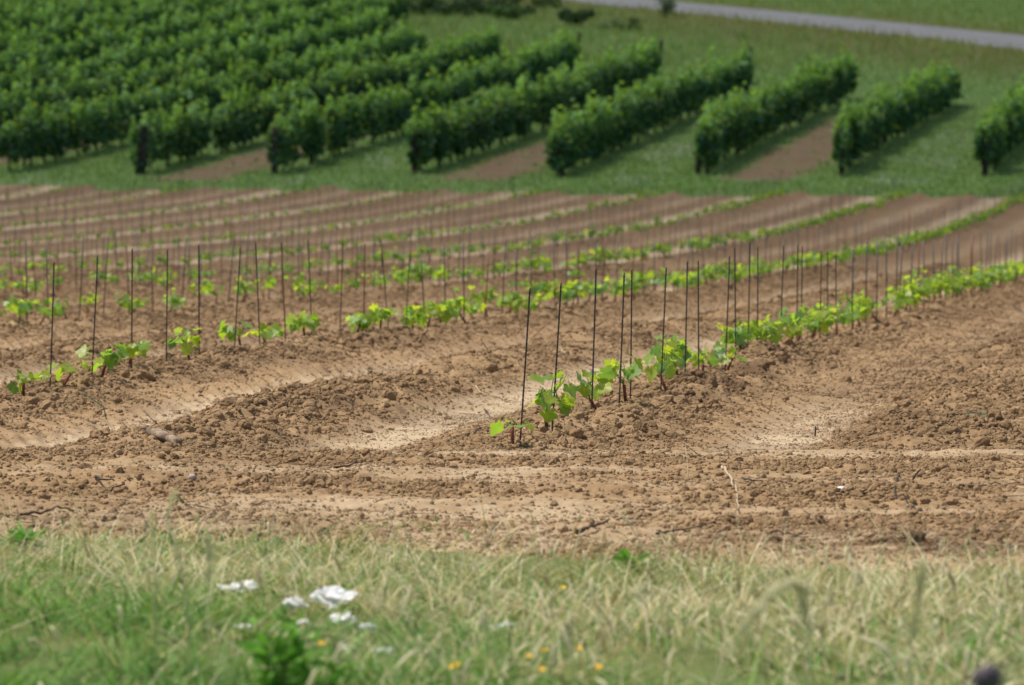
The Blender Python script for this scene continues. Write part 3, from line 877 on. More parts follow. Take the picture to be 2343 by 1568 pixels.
# where stakes stand: rows by their distance
A_U = [1190, 1258, 1353, 1412, 1458, 1522, 1565, 1597, 1652, 1676, 1719, 1737, 1797, 1822, 1840, 1874, 1892, 1921, 1945, 1984, 2005]
A_LEAN = [20, 19, 9, 11, 2, 13, 5, 0, 11, -5, 4, -1, 9, 2, 1, 3, 0, 0, 0, 3, 1]
B_U = [112, 205, 295, 375, 450, 525, 591, 657, 712, 785, 826, 878, 930, 965]
B_LEAN = [8, 12, 2, 3, 0, 14, -9, -10, -9, 7, 3, -20, 12, -12]
def row_D(n, u):
    return (ROW_M * 17 - 0.03 + GAP * n) / (ROW_M - (u - CX) / FPX)
stations = []          # (row, D, lean in radians)
rs = np.random.default_rng(33)
for n_ in range(11):
    if n_ == 0: Ds = [(row_D(0, u), math.atan(a / 330)) for u, a in zip(A_U, A_LEAN)]
    elif n_ == 1: Ds = [(row_D(1, u), math.atan(a / 230)) for u, a in zip(B_U, B_LEAN)]
    else: Ds = [(17.0 + rs.uniform(0, 0.7), 0.0)]
    y = Ds[-1][0] + 0.76
    while y < 109.5:
        if y - float(far_edge(row_x(n_, y))) > -1.2: break
        Ds.append((y + rs.normal() * 0.10, float(rs.normal() * 0.034 + 0.008))); y += 0.76
    for D, a in Ds: stations.append((n_, D, a))

def px_of(x, y, z):
    d = Matrix.Rotation(PITCH, 3, 'X') @ Vector((x, y, z))
    return CX + FPX * d.x / d.y, CY - FPX * d.z / d.y

# young vines: explicit ones at the head of the front row, then about one a stake
plants = []            # (row, D, height, spread, shoots, per, near?)
A_PL = [(1176, .095, .030, 2, 2), (1256, .175, .075, 4, 4), (1365, .130, .060, 4, 4), (1438, .150, .085, 4, 5), (1528, .16, .07, 4, 5), (1578, .17, .09, 5, 5), (1622, .13, .06, 3, 4),
        (1648, .08, .05, 2, 3), (1718, .15, .085, 5, 5), (1745, .16, .08, 4, 5), (1772, .14, .07, 4, 4), (1800, .18, .08, 5, 5), (1832, .16, .08, 5, 5), (1860, .15, .08, 4, 5), (1888, .16, .08, 5, 5), (1920, .15, .07, 4, 5), (1945, .16, .08, 4, 5), (1968, .18, .09, 5, 5), (2005, .17, .09, 5, 5), (2045, .17, .09, 5, 6), (2075, .18, .1, 5, 6), (2104, .25, .12, 6, 8), (2128, .20, .1, 5, 6), (2160, .22, .13, 6, 7), (2185, .2, .11, 5, 6), (2207, .22, .13, 6, 7)]
B_PL = [(22, .10, .06, 3, 3), (132, .10, .05, 3, 3), (208, .14, .07, 4, 5), (292, .12, .08, 3, 4), (428, .12, .09, 4, 4), (545, .15, .05, 3, 3), (617, .10, .07, 4, 5), (698, .11, .08, 4, 6), (825, .12, .10, 5, 6), (872, .14, .07, 4, 5), (935, .17, .09, 5, 5), (972, .15, .09, 4, 5), (1014, .16, .1, 5, 5)]
for u, h, s, k, p in A_PL: plants.append((0, row_D(0, u), h, s, k, p, True))
for u, h, s, k, p in B_PL: plants.append((1, row_D(1, u), h, s, k, p, True))
for n_ in range(11):
    y = max([p[1] for p in plants if p[0] == n_], default=16.6) + 0.76
    while y < 109:
        if y - float(far_edge(row_x(n_, y))) > -1.0: break
        if rs.random() < 0.93: plants.append((n_, y + rs.normal() * 0.12, 0, 0, 0, 0, False))
        y += (0.60 if n_ == 0 else 0.66) if n_ <= 4 else 0.78

def in_view(x, y, z0, z1, pad=25):
    u, v0 = px_of(x, y, z0); _, v1 = px_of(x, y, z1)
    return -pad < u < 2342 + pad

# stakes ---------------------------------------------------------------
st = []
for n_, D, a in stations:
    x = row_x(n_, D) + float(rs.normal() * 0.012)
    z = float(soil_z(np.array([x]), np.array([D]), False)[0])
    st.append((n_, D, a, x, z, in_view(x, D, z, z + .5, 0)))
vis = sorted([s for s in st if s[5]], key=lambda s: s[1])
keep = set(id(s) for s in vis[:300])
count = {}
far_mb = MB()
for s in sorted(st, key=lambda s: (s[0], s[1])):
    n_, D, a, x, z, see = s
    rust = 1 if (rs.random() < 0.25 and D > 26) else 0
    rot = Euler((float(rs.normal() * 0.015), a, float(rs.uniform(0, 6.28)) if abs(a) < 1e-4 else 0.0))
    scl = float(rs.uniform(0.90, 1.06)) if D > 28 else float(rs.uniform(1.0, 1.04))
    if see: count[n_] = count.get(n_, 0) + 1
    if id(s) in keep:
        o = link('stake', (ST_N if D < 30 else ST_F)[rust], None, (x, D, z))
        o.rotation_euler = rot; o.scale = (1, 1, scl)
        k = count[n_]
        lean = '' if abs(a) < 0.045 else (' right-leaning' if a > 0 else ' left-leaning')
        end = 'near end' if n_ == 0 else 'left end'
        tag(o, f"{'rusty' if rust else 'dark'}{lean} stake, {nth(k)} from the {end} of the {ROWNAME[n_]} young row", 'stake', 'rebar stakes along the young vine rows')
    elif abs(x) < 0.0954 * 1.12 * D + 2.0:
        v, f = tube([(0, 0, -0.05), (0, 0, STAKE_H * scl)], 0.0043, 4)
        M = np.array(rot.to_matrix())
        far_mb.add(v @ M.T + np.array([x, D, z]), f)
tag(link('distant_stakes', far_mb.mesh('distant_stakes', M_STEEL)), kind='stuff')

# vines ----------------------------------------------------------------
pl = []
for p in plants:
    x = row_x(p[0], p[1]) + float(rs.normal() * 0.02)
    z = float(soil_z(np.array([x]), np.array([p[1]]), False)[0])
    pl.append((p, x, z, in_view(x, p[1], z, z + .2, 0)))
vis = sorted([q for q in pl if q[3]], key=lambda q: q[0][1])
keep = set(id(q) for q in vis[:300])
count = {}
fl, fs = MB(), MB()
SAY = {0: 'tiny young vine with three leaves'}
for q in sorted(pl, key=lambda q: (q[0][0], q[0][1])):
    (n_, D, h, s, k, per, near), x, z, see = q
    if see: count[n_] = count.get(n_, 0) + 1
    # vines grow stronger towards the far right, weaker on the left
    lush = float(np.clip(0.12 + (0.40 if (D < 46 and n_ > 0) else 0) + x / 5.0 + 0.15 * rs.normal(), 0, 1))
    if id(q) in keep:
        if near:
            root = near_vine(x, D, h * (1.15 if n_ == 0 else 1.05), s * (0.95 if n_ == 0 else 0.85), k, per, np.random.default_rng(int(D * 1000) + n_))
            size = 'tiny' if h < 0.1 else ('tall bushy' if h > 0.2 else 'small')
        else:
            cand = [i for i in range(12) if VARS[i][2] == (rs.random() < lush)]
            ms, ml, big = VARS[cand[int(rs.integers(len(cand)))]]
            root = empty('young_vine', (x, D, z), (0, 0, float(rs.uniform(0, 6.28))), float(rs.uniform(0.8, 1.1)) * (1 - 0.22 * float(sstep(-1, -7, -x) if False else sstep(0, 6, -x))))
            link('stem', ms, root); link('foliage', ml, root)
            size = 'bushy' if big else 'small'
        end = 'near end' if n_ == 0 else 'left end'
        tag(root, f"{size} young vine, {nth(count[n_])} from the {end} of the {ROWNAME[n_]} young row", 'young vine', 'young vines planted in rows')
    elif abs(x) < 0.0954 * 1.12 * D + 2.0:
        big = rs.random() < lush
        M0 = Matrix.Translation((x, D, z)) @ Matrix.Rotation(float(rs.uniform(0, 6.28)), 4, 'Z')
        merged_vine(rs, 0.22 if big else 0.13, 0.12 if big else 0.07, 4 if big else 2, 5 if big else 4, fl, fs, M0)
ro = tag(link('distant_young_vines', fl.mesh('distant_young_vines', M_YLEAF)), kind='stuff')

# ------------------------------------------------------------------ the mature vineyard
def vine_leaves(rng, n_leaves, length=1.12, deep=0.13):
    """leaf fans filling one vine's share of the hedge"""
    mb = MB()
    tips = [(rng.uniform(-0.5, 0.5) * length, rng.normal() * 0.07, rng.uniform(1.25, 1.70) if q_ > 0 else rng.uniform(1.65, 1.88)) for q_ in range(8)]
    clumps = [(rng.uniform(-0.5, 0.5) * length, rng.choice((-1, 1)) * rng.uniform(0.06, deep), rng.uniform(0.28, 1.25), rng.uniform(0.08, 0.15)) for _ in range(26)]
    for i in range(n_leaves):
        if i < n_leaves * 0.68:
            cx, cy, cz, r = clumps[int(rng.integers(len(clumps)))]
            d = rng.normal(size=3); d /= np.linalg.norm(d); rr = r * rng.uniform(0.6, 1.0)
            p = np.array([cx, cy, cz]) + d * rr
        elif i < n_leaves * 0.88:
            tx, ty, tz = tips[int(rng.integers(len(tips)))]
            t = rng.uniform(0.0, 1.0)
            p = np.array([tx, ty, 1.0 + (tz - 1.0) * t]) + rng.normal(size=3) * 0.060 * (1.1 - t)
        else:
            p = np.array([rng.uniform(-0.5, 0.5) * length, rng.normal() * 0.13, rng.uniform(0.40, 1.25)])
        if p[2] < 0.20: p[2] = 0.20 + rng.random() * 0.2
        size = rng.uniform(0.10, 0.165)
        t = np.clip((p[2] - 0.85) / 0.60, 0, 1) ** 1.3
        col = np.array((0.062, 0.150, 0.054)) * (1 - t) + np.array((0.275, 0.450, 0.105)) * t  # paler young tips; the hedge's shaded foot and lit top also painted in
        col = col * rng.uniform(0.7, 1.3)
        if rng.random() < 0.25: col = col * (0.95, 1.0, 1.8)  # some leaves tinted blue to paint in the sky's sheen
        if rng.random() < 0.07: col = np.array((0.32, 0.42, 0.07)) * rng.uniform(0.8, 1.1)
        # leaves hang outwards from the hedge
        az = math.atan2(p[1], 1e-3) + rng.normal() * 0.9
        E = Euler((rng.uniform(-1.1, 0.1), rng.normal() * 0.4, az - math.pi / 2)).to_matrix()
        x = np.array([0, 0.5, 0.32, 0, -0.32, -0.5]); y = np.array([0, 0.35, 0.85, 1.0, 0.85, 0.35]); zz = np.array([0, 0.12, -0.05, -0.2, -0.05, 0.12])
        v = np.stack([x, y, zz], 1) * size
        mb.add(v @ np.array(E).T + p, np.array([(0, 1, 2, 3), (0, 3, 4, 5)]), col)
    return mb

def vine_trunk(rng):
    P = [(0, 0, -0.1), (rng.normal() * .01, 0, 0.1), (rng.normal() * .04, rng.normal() * .02, 0.32), (rng.normal() * .05, rng.normal() * .03, 0.55), (rng.normal() * .08, 0, 0.80)]
    mb = MB(); v, f = tube(P, [0.042, 0.036, 0.03, 0.034, 0.018], 7); mb.add(v, f)
    for sg in (-1, 1):
        B = [P[3], (P[3][0] + sg * 0.22, 0, 0.68), (P[3][0] + sg * 0.48, 0, 0.70)]
        v, f = tube(B, [0.024, 0.016, 0.009], 5); mb.add(v, f)
    return mb

rv = np.random.default_rng(90)
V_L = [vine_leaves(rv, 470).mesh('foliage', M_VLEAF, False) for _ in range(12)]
V_T = [vine_trunk(rv).mesh('trunk', M_BARK) for _ in range(6)]
yaw = math.atan2(1.0, ROW_M)
vs = []
for i in range(len(VROW_X)):
    y = VROW_Y0[i] - 0.1
    while y < VROW_Y1[i]:
        x = vrow_x(i, y) + float(rv.normal() * 0.07)
        z = float(ground_z(np.array([x]), np.array([y]))[0])
        vs.append((i, y, x, z, in_view(x, y, z, z + 1.5, 12) and px_of(x, y, z + 1.5)[1] < 900 and px_of(x, y, z)[1] > 0))
        y += 1.02
vis = sorted([q for q in vs if q[4]], key=lambda q: q[1])
keep = set(id(q) for q in vis[:300])
count = {}
sl, stt = MB(), MB()
mat_arr = {}
for q in vs:
    i, y, x, z, see = q
    if see: count[i] = count.get(i, 0) + 1
    flip = math.pi if rv.random() < 0.5 else 0.0
    sc = (float(rv.uniform(0.86, 1.10)), float(rv.uniform(0.60, 0.95)), float(rv.uniform(0.72, 0.92)))
    if id(q) in keep:
        r = empty('grapevine', (x, y, z), (0, 0, yaw + flip))
        r.scale = sc
        link('trunk', V_T[int(rv.integers(len(V_T)))], r)
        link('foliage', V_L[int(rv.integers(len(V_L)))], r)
        tag(r, f"leafy grapevine, {nth(count[i])} from the near end of the {nth(i + 1)} mature row from right", 'grapevine', 'mature grapevines in trellised rows')
    elif abs(x) < 0.0954 * 1.25 * y:
        a = yaw + flip; ca, sa = math.cos(a), math.sin(a)
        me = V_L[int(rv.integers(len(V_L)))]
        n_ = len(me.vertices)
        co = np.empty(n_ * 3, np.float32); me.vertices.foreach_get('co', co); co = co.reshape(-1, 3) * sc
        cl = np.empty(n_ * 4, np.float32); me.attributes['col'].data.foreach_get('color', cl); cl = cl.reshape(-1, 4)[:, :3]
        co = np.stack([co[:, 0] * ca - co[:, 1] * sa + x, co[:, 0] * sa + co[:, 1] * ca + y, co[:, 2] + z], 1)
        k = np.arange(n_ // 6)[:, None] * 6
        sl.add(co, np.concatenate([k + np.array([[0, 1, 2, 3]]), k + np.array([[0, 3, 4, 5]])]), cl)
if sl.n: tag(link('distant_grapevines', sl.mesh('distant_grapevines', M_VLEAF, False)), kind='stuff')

# end posts of the mature rows
def post(x, y, h, r, lean, label):
    z = float(ground_z(np.array([x]), np.array([y]))[0])
    t = np.linspace(0, 1, 7)
    P = np.stack([lean * t, 0 * t, -0.15 + (h + 0.15) * t], 1)
    v, f = tube(P, r * (1.05 - 0.15 * t), 10)
    v = v + RNG.normal(size=v.shape) * 0.012
    mb = MB(); mb.add(v, f)
    tag(link('wooden_post', mb.mesh('wooden_post', M_POST), None, (x, y, z)), label, 'post', 'end posts of the mature vine rows')
post(-7.98 + 0.02, 114.9, 1.05, 0.10, 0.05, 'stout dark wooden post at the near end of the seventh mature row from right')
post(-5.07 - 0.02, 114.9, 1.0, 0.07, 0.0, 'forked grey wooden post beside the leftmost bare earth strip')
post(-1.98 - 0.12, 114.8, 0.95, 0.055, 0.02, 'slim dark post in front of the fifth mature row from right')
post(1.04 + 0.02, 114.2, 0.9, 0.055, 0.0, 'leaf-covered post at the near end of the fourth mature row from right')
post(4.05 - 0.10, 114.7, 0.95, 0.06, 0.08, 'tilted grey post at the near end of the third mature row from right')
post(7.05 - 0.02, 114.4, 1.0, 0.065, 0.0, 'dark post under thick leaves at the second mature row from right')
post(10.16 - 0.05, 114.7, 1.05, 0.07, 0.04, 'dark post at the near end of the rightmost mature row')
for i, nm in ((3, 'fourth'), (4, 'fifth'), (5, 'sixth')):
    y = VROW_Y1[i] + 0.3
    post(vrow_x(i, y), y, 1.25, 0.06, 0.1, f'thin far-end post closing the {nm} mature row from right')

# ------------------------------------------------------------------ grass
def blades(X, Y, Z, H, Wd, col, bend, name, segs=3, mat_=None, tilt=0.0):
    """curved tapering blades, all in one mesh"""
    n_ = len(X)
    az = RNG.random(n_) * 6.283; faz = az + RNG.normal(size=n_) * 0.6 + math.pi / 2
    t = np.linspace(0, 1, segs + 1)
    dx, dy = np.cos(az), np.sin(az)
    wx, wy = np.cos(faz), np.sin(faz)
    rows = []
    for k, tk in enumerate(t):
        cx = X + dx * H * (bend * tk ** 2 + tilt * tk); cy = Y + dy * H * (bend * tk ** 2 + tilt * tk)
        cz = Z + H * (tk - 0.35 * np.minimum(bend, 1.2) * tk ** 2)
        w = Wd * (1 - tk ** 1.6) * 0.5
        if k < segs:
            rows.append(np.stack([cx - wx * w, cy - wy * w, cz], 1)); rows.append(np.stack([cx + wx * w, cy + wy * w, cz], 1))
        else:
            rows.append(np.stack([cx, cy, cz], 1))
    V = np.stack(rows, 1)
    m = V.shape[1]
    b0 = (np.arange(n_) * m)[:, None]
    q = [b0 + np.array([[2 * k, 2 * k + 1, 2 * k + 3, 2 * k + 2]]) for k in range(segs - 1)]
    tr = b0 + np.array([[2 * segs - 2, 2 * segs - 1, 2 * segs]])
    C = np.repeat(col[:, None, :], m, 1)
    F = ([np.concatenate(q)] if q else []) + [tr]
    return mesh_np(name, V.reshape(-1, 3), F, {'col': C.reshape(-1, 3)}, mat_ or M_GRASS, True)

STRAW = np.array((0.58, 0.46, 0.25)); PALE = np.array((0.78, 0.71, 0.50)); GREEN = np.array((0.062, 0.155, 0.026)); LIME = np.array((0.165, 0.31, 0.045)); OLIVE = np.array((0.26, 0.26, 0.080))
def near_grass():
    n_ = 165000
    Y = 6.4 + RNG.random(n_) * 8.2
    X = (RNG.random(n_) * 2 - 1) * (0.0954 * 1.1 * Y + 1.3)
    e = near_edge(X) - Y                      # how far inside the verge
    patch = fbm(X * 2.6, Y * 1.7, 4, 300)
    tuft = fbm(X * 9, Y * 6, 2, 305)
    dens = sstep(-1.1, 1.7, e + 3.0 * (patch - 0.5)) ** 1.5 * (0.35 + 1.1 * sstep(0.35, 0.65, tuft))
    keep = RNG.random(n_) < dens * 0.75
    X, Y, e, patch, tuft = X[keep], Y[keep], e[keep], patch[keep], tuft[keep]
    n_ = len(X)
    Z = np.maximum(ground_z(X, Y), soil_z(X, Y)) - 0.01
    # green where the verge is deep, straw along the field, both in tufts
    gn = fbm(X * 2.2, Y * 1.3, 4, 301) - 0.5
    greenness = np.clip(sstep(1.2, 4.3, e + 4.4 * gn - 0.40 * X) * 0.9 + 0.10 + 0.5 * (fbm(X * 11, Y * 8, 2, 306) - 0.5), 0.06, 0.96)
    isg = RNG.random(n_) < greenness
    t = RNG.random(n_)[:, None]
    olv = RNG.random(n_)[:, None] < sstep(0.35, 0.7, fbm(X * 3 + 7, Y * 2, 3, 307))[:, None] * 0.7
    col = np.where(isg[:, None], GREEN * t + LIME * (1 - t), np.where(olv, OLIVE, STRAW * t + PALE * (1 - t)))
    col = col * RNG.uniform(0.7, 1.25, n_)[:, None]
    H = (0.022 + 0.085 * RNG.random(n_) ** 1.5) * (0.25 + 0.6 * patch + 0.75 * tuft) * (0.45 + 0.55 * sstep(-0.4, 1.2, e)) + 0.010
    H = np.where(RNG.random(n_) < 0.010, H + 0.03 + 0.10 * RNG.random(n_), H)
    Wd = np.where(isg, RNG.uniform(0.0022, 0.0055, n_), RNG.uniform(0.0015, 0.0036, n_))
    bend = np.where(RNG.random(n_) < 0.45, RNG.uniform(0.9, 2.2, n_), RNG.uniform(0.1, 0.9, n_))
    tilt = RNG.random(n_) ** 1.5 * 1.5
    low = (RNG.random(n_) < 0.10)                      # broad leaves of low herbs between the grass
    Wd = np.where(low, RNG.uniform(0.008, 0.016, n_), Wd * (1 + 0.35 * sstep(1.5, 4.5, e)))
    H = np.where(low, np.minimum(H, 0.045), H)
    col = np.where(low[:, None], np.array((0.12, 0.25, 0.055)) * RNG.uniform(0.6, 1.2, n_)[:, None], col)
    tag(link('grass', blades(X, Y, Z, H, Wd, col, bend, 'grass', 3, None, tilt)), kind='stuff')
    m_ = 520
    Xw = (RNG.random(m_) * 2 - 1) * 2.2; Yw = near_edge(Xw) + RNG.normal(size=m_) * 0.35 - 0.15
    Zw = np.maximum(ground_z(Xw, Yw), soil_z(Xw, Yw)) - 0.01
    cw = np.where(RNG.random(m_)[:, None] < 0.35, OLIVE, PALE) * RNG.uniform(0.75, 1.1, m_)[:, None]
    tag(link('wispy_grass', blades(Xw, Yw, Zw, RNG.uniform(0.05, 0.17, m_), RNG.uniform(0.0016, 0.0030, m_), cw, RNG.uniform(0.1, 0.9, m_), 'wispy_grass', 4, None, RNG.random(m_) * 0.6)), kind='stuff')
    # ripe, fluffy heads of the dry grasses
    k = np.where((RNG.random(n_) < 0.020 * (0.4 + 1.6 * sstep(-0.3, 0.9, X))) & ~isg & (e > 0.2))[0]
    mb = MB(); up = np.array([0, 0, 1.0])
    for q in k:
        a = RNG.random() * 6.283; ln = RNG.uniform(0.018, 0.045); hh = RNG.uniform(0.03, 0.10)
        d = np.array([math.cos(a) * RNG.uniform(0.1, 1.0), math.sin(a) * 0.5, 1.0]); d /= np.linalg.norm(d)
        p0 = np.array([X[q], Y[q], Z[q]]); p1 = p0 + d * hh
        v, f = tube([p0, p1, p1 + d * ln * 0.35, p1 + d * ln * 0.75, p1 + d * ln + np.array([d[0] * 0.01, 0, -0.004])], [0.0006, 0.0008, 0.0026, 0.0022, 0.0006], 5)
        mb.add(v, f, (PALE if RNG.random() < 0.6 else STRAW) * RNG.uniform(0.75, 1.1))
    for q in range(110):
        y = RNG.uniform(6.8, 9.6); x = y * 0.0954 * RNG.uniform(-0.05, 1.25) if q % 4 else y * 0.0954 * RNG.uniform(-1.2, 0.2)
        z = float(ground_z(np.array([x]), np.array([y]))[0]); a = RNG.normal() * 0.35
        d = np.array([math.sin(a), RNG.normal() * 0.2, math.cos(a)]); hh = RNG.uniform(0.03, 0.10); ln = RNG.uniform(0.025, 0.06)
        p0 = np.array([x, y, z]); p1 = p0 + d * hh; e_ = np.array([RNG.normal() * 0.012, 0, -0.006])
        v, f = tube([p0, p1, p1 + d * ln * 0.3, p1 + d * ln * 0.7 + e_ * 0.4, p1 + d * ln + e_], [0.0007, 0.0009, 0.0040, 0.0034, 0.0008], 6)
        mb.add(v, f, (PALE if RNG.random() < 0.7 else STRAW) * RNG.uniform(0.8, 1.1))
    tag(link('dry_seed_heads', mb.mesh('dry_seed_heads', M_GRASS)), kind='stuff')
near_grass()

def far_grass():
    n_ = 150000
    Y = 107 + 150 * RNG.random(n_) ** 1.35
    X = (RNG.random(n_) * 2 - 1) * 0.0954 * 1.2 * Y
    tx = X - ROW_M * (Y - 115)
    d = np.zeros(n_)
    for i in range(1, len(VROW_X) - 1, 2):
        d = np.maximum(d, 1 - sstep(0.5, 0.95, np.abs(tx - 0.5 * (VROW_X[i] + VROW_X[i + 1]) + 0.5 * (fbm(X, Y * 0.4, 2, 310) - 0.5))))
    d = d * sstep(111.5, 113, Y) * (1 - sstep(150, 160, Y))
    rd = np.abs(road_d(X, Y))
    keep = (RNG.random(n_) > 0.93 * d) & (Y > far_edge(X) + 0.2 - 3.5 * RNG.random(n_) ** 4) & (rd > 1.95 + 0.5 * RNG.random(n_) ** 0.5)
    X, Y, rd = X[keep], Y[keep], rd[keep]; n_ = len(X)
    Z = np.where(Y > far_edge(X), ground_z(X, Y), base_z(X, Y)) - 0.01
    bank = sstep(155, 170, Y)
    verge = (1 - sstep(2, 7, rd)) * bank
    patch = fbm(X * 0.35, Y * 0.12, 3, 311)
    H = (0.05 + 0.09 * RNG.random(n_)) * (1 - bank) + bank * (0.10 + 0.35 * RNG.random(n_) ** 1.5 * (0.5 + patch))
    t = RNG.random(n_)[:, None]
    green = np.array((0.195, 0.310, 0.075)) * t + np.array((0.280, 0.400, 0.120)) * (1 - t)
    yell = np.array((0.24, 0.28, 0.050)) * t + np.array((0.34, 0.33, 0.085)) * (1 - t)
    w = np.clip(bank * (0.15 + 0.5 * (patch - 0.3)) + 0.75 * verge, 0, 0.95)
    col = np.where(RNG.random(n_)[:, None] < w[:, None], yell, green) * RNG.uniform(0.75, 1.25, n_)[:, None]
    Wd = RNG.uniform(0.018, 0.045, n_)
    tag(link('meadow_grass', blades(X, Y, Z, H, Wd, col, RNG.uniform(0.1, 0.9, n_), 'meadow_grass', 2)), kind='stuff')
    # small white flowers among the grass of the unworked strips
    n_ = 9000
    Y = 110.5 + 26 * RNG.random(n_) ** 1.5; X = (RNG.random(n_) * 2 - 1) * 0.0954 * 1.2 * Y
    tx = X - ROW_M * (Y - 115); f = np.zeros(n_)
    for i in range(0, len(VROW_X) - 1, 2):
        f = np.maximum(f, 1 - sstep(0.35, 1.0, np.abs(tx - 0.5 * (VROW_X[i] + VROW_X[i + 1]))))
    f = f * sstep(0.40, 0.62, fbm(X * 0.7, Y * 0.13, 3, 201))
    keep = RNG.random(n_) < f * 0.8
    X, Y = X[keep], Y[keep]; n_ = len(X)
    Z = ground_z(X, Y) + 0.05
    col = np.tile(np.array((0.55, 0.58, 0.50)), (n_, 1)) * RNG.uniform(0.7, 1.1, n_)[:, None]
    tag(link('white_clover', blades(X, Y, Z, RNG.uniform(0.04, 0.08, n_), RNG.uniform(0.03, 0.05, n_), col, np.full(n_, 0.6), 'white_clover', 2)), kind='stuff')
far_grass()

# ------------------------------------------------------------------ bushes at the far bank
def bush(u, v, w, h, label, colr, cat='bush', name='bush', n_leaf=1100):
    x, y, z = at(u, v, None, 100, 320)
    r = empty(name, (x, y, z))
    tag(r, label, cat)
    rng = np.random.default_rng(int(u * 7 + v))
    ms = MB(); ml = MB()
    for k in range(6):
        a = rng.uniform(0, 6.28); o = rng.uniform(0.1, 0.42) * w
        P = [(0, 0, -0.05), (math.cos(a) * o * 0.4, math.sin(a) * o * 0.4, h * 0.4), (math.cos(a) * o, math.sin(a) * o, h * rng.uniform(0.6, 0.95))]
        vv, f = tube(P, [0.03, 0.02, 0.008], 5); ms.add(vv, f)
    cl = [(rng.uniform(-0.42, 0.42) * w, rng.uniform(-0.3, 0.3) * w, rng.uniform(0.15, 0.75) * h, rng.uniform(0.18, 0.3) * min(w, h)) for _ in range(12)]
    for i in range(n_leaf):
        cx, cy, cz, rr = cl[int(rng.integers(len(cl)))]
        d = rng.normal(size=3); d /= np.linalg.norm(d)
        p = np.array([cx, cy, cz]) + d * rr * rng.uniform(0.6, 1.1); p[2] = max(p[2], 0.03)
        E = np.array(Euler(tuple(rng.uniform(-1.5, 1.5, 3))).to_matrix())
        s = rng.uniform(0.08, 0.16)
        q = np.array([(0, 0, 0), (0.4, 0.5, 0.1), (0, 1, 0), (-0.4, 0.5, 0.1)]) * s
        ml.add(q @ E.T + p, np.array([(0, 1, 2, 3)]), np.array(colr) * rng.uniform(0.6, 1.35))
    link('branches', ms.mesh('branches', M_BARK), r); link('foliage', ml.mesh('foliage', M_BUSH, False), r)
DG = (0.070, 0.135, 0.042); MG = (0.120, 0.210, 0.055); OL = (0.16, 0.22, 0.060)
bush(1325, 62, 1.5, 0.75, 'round dark green bush on the bank behind the fourth vine row end', DG)
bush(1060, 38, 2.2, 0.9, 'wide dark shrub behind the row ends, beside the small grassy gap', DG)
bush(880, 30, 2.6, 1.0, 'dark shrub behind the leftmost row tips at the top edge', DG)
bush(960, 36, 2.6, 0.9, 'broad dark shrub filling the gap between two shrubs above the row tips', DG)
bush(1130, 26, 2.6, 0.9, 'dark rounded shrub furthest back under the lane', DG)
bush(1180, 45, 2.4, 0.7, 'mid green low shrub between two dark bushes on the bank', MG)
bush(1250, 20, 1.4, 0.5, 'small olive shrub highest on the bank under the lane', OL)
bush(1420, 70, 1.6, 0.45, 'low olive clump right of the round dark bush', OL)
bush(1525, 42, 0.75, 0.85, 'tall dark weed standing against the grey lane', DG, 'weed', 'tall_weed', 200)

# ------------------------------------------------------------------ things in the near verge
WS = [(540, 1362, .028, 1.4, 'small white stone, uppermost in the dry grass left of centre'), (660, 1398, .032, 0.9, 'upright white stone between tall grass stems'), (748, 1398, .040, 1.25, 'largest bright white stone in the verge'),
      (790, 1425, .022, 1.3, 'white stone tucked under the largest one'), (562, 1436, .014, 1.5, 'small flat white stone beside the green weed'), (690, 1428, .013, 1.4, 'little white stone left below the largest one'),
      (835, 1442, .018, 1.3, 'white stone right below the largest one'), (800, 1492, .018, 1.2, 'white stone low in the green grass, left of a pair'), (880, 1495, .018, 1.2, 'white stone low in the green grass, middle of three'),
      (955, 1496, .014, 1.2, 'white stone low in the green grass, right of three'), (1150, 1440, .017, 1.8, 'flat white stone alone near the middle of the verge')]
for u, v, s, asp, lb in WS:
    o = lone('white_stone', u, v + 10, s * 1.0, lb, 'stone', M_CHALK, 3, 0.62, 1.5, -0.25, asp * 1.2)
    o['group'] = 'white stones lying in the grass verge'

def weed(u, v, h, nl, label):
    """a leafy upright weed"""
    x, y, z = at(u, v)
    r = empty('leafy_weed', (x, y, z)); tag(r, label, 'weed')
    rng = np.random.default_rng(int(u))
    for k in range(5):
        a = rng.uniform(0, 6.28); o = rng.uniform(0.1, 0.4) * h
        t = np.linspace(0, 1, 6)
        P = np.stack([math.cos(a) * o * t ** 1.5, math.sin(a) * o * t ** 1.5, h * rng.uniform(0.6, 1.0) * t], 1)
        vv, f = tube(P, np.linspace(0.003, 0.0012, 6), 5); mb = MB(); mb.add(vv, f, (0.1, 0.2, 0.05)); link('stem', mb.mesh('stem', M_SHOOT), r)
        for j in range(nl):
            tt = rng.uniform(0.1, 1.0); p = np.array([np.interp(tt, t, P[:, c]) for c in range(3)])
            mb = MB()
            s = rng.uniform(0.03, 0.055)
            q = np.array([(0, 0, 0), (0.16, 0.35, 0.05), (0.12, 0.75, 0.0), (0, 1.0, -0.12), (-0.12, 0.75, 0.0), (-0.16, 0.35, 0.05)]) * s
            mb.add(q, np.array([(0, 1, 2, 3), (0, 3, 4, 5)]), np.array((0.15, 0.34, 0.05)) * rng.uniform(0.6, 1.3))
            ob = link('leaf', mb.mesh('leaf', M_GRASS, False), r)
            ob.location = p; ob.rotation_euler = (rng.uniform(-0.2, 0.9), rng.normal() * 0.4, rng.uniform(0, 6.28))
weed(635, 1680, 0.205, 26, 'bright green leafy weed at the bottom edge below the white stones')
weed(725, 1640, 0.13, 16, 'smaller green weed right beside the tall leafy one')
weed(1440, 1312, 0.035, 8, 'small green weed tuft at the rim of the soil')
weed(60, 1262, 0.035, 10, 'dark green weed tuft at the left frame edge')

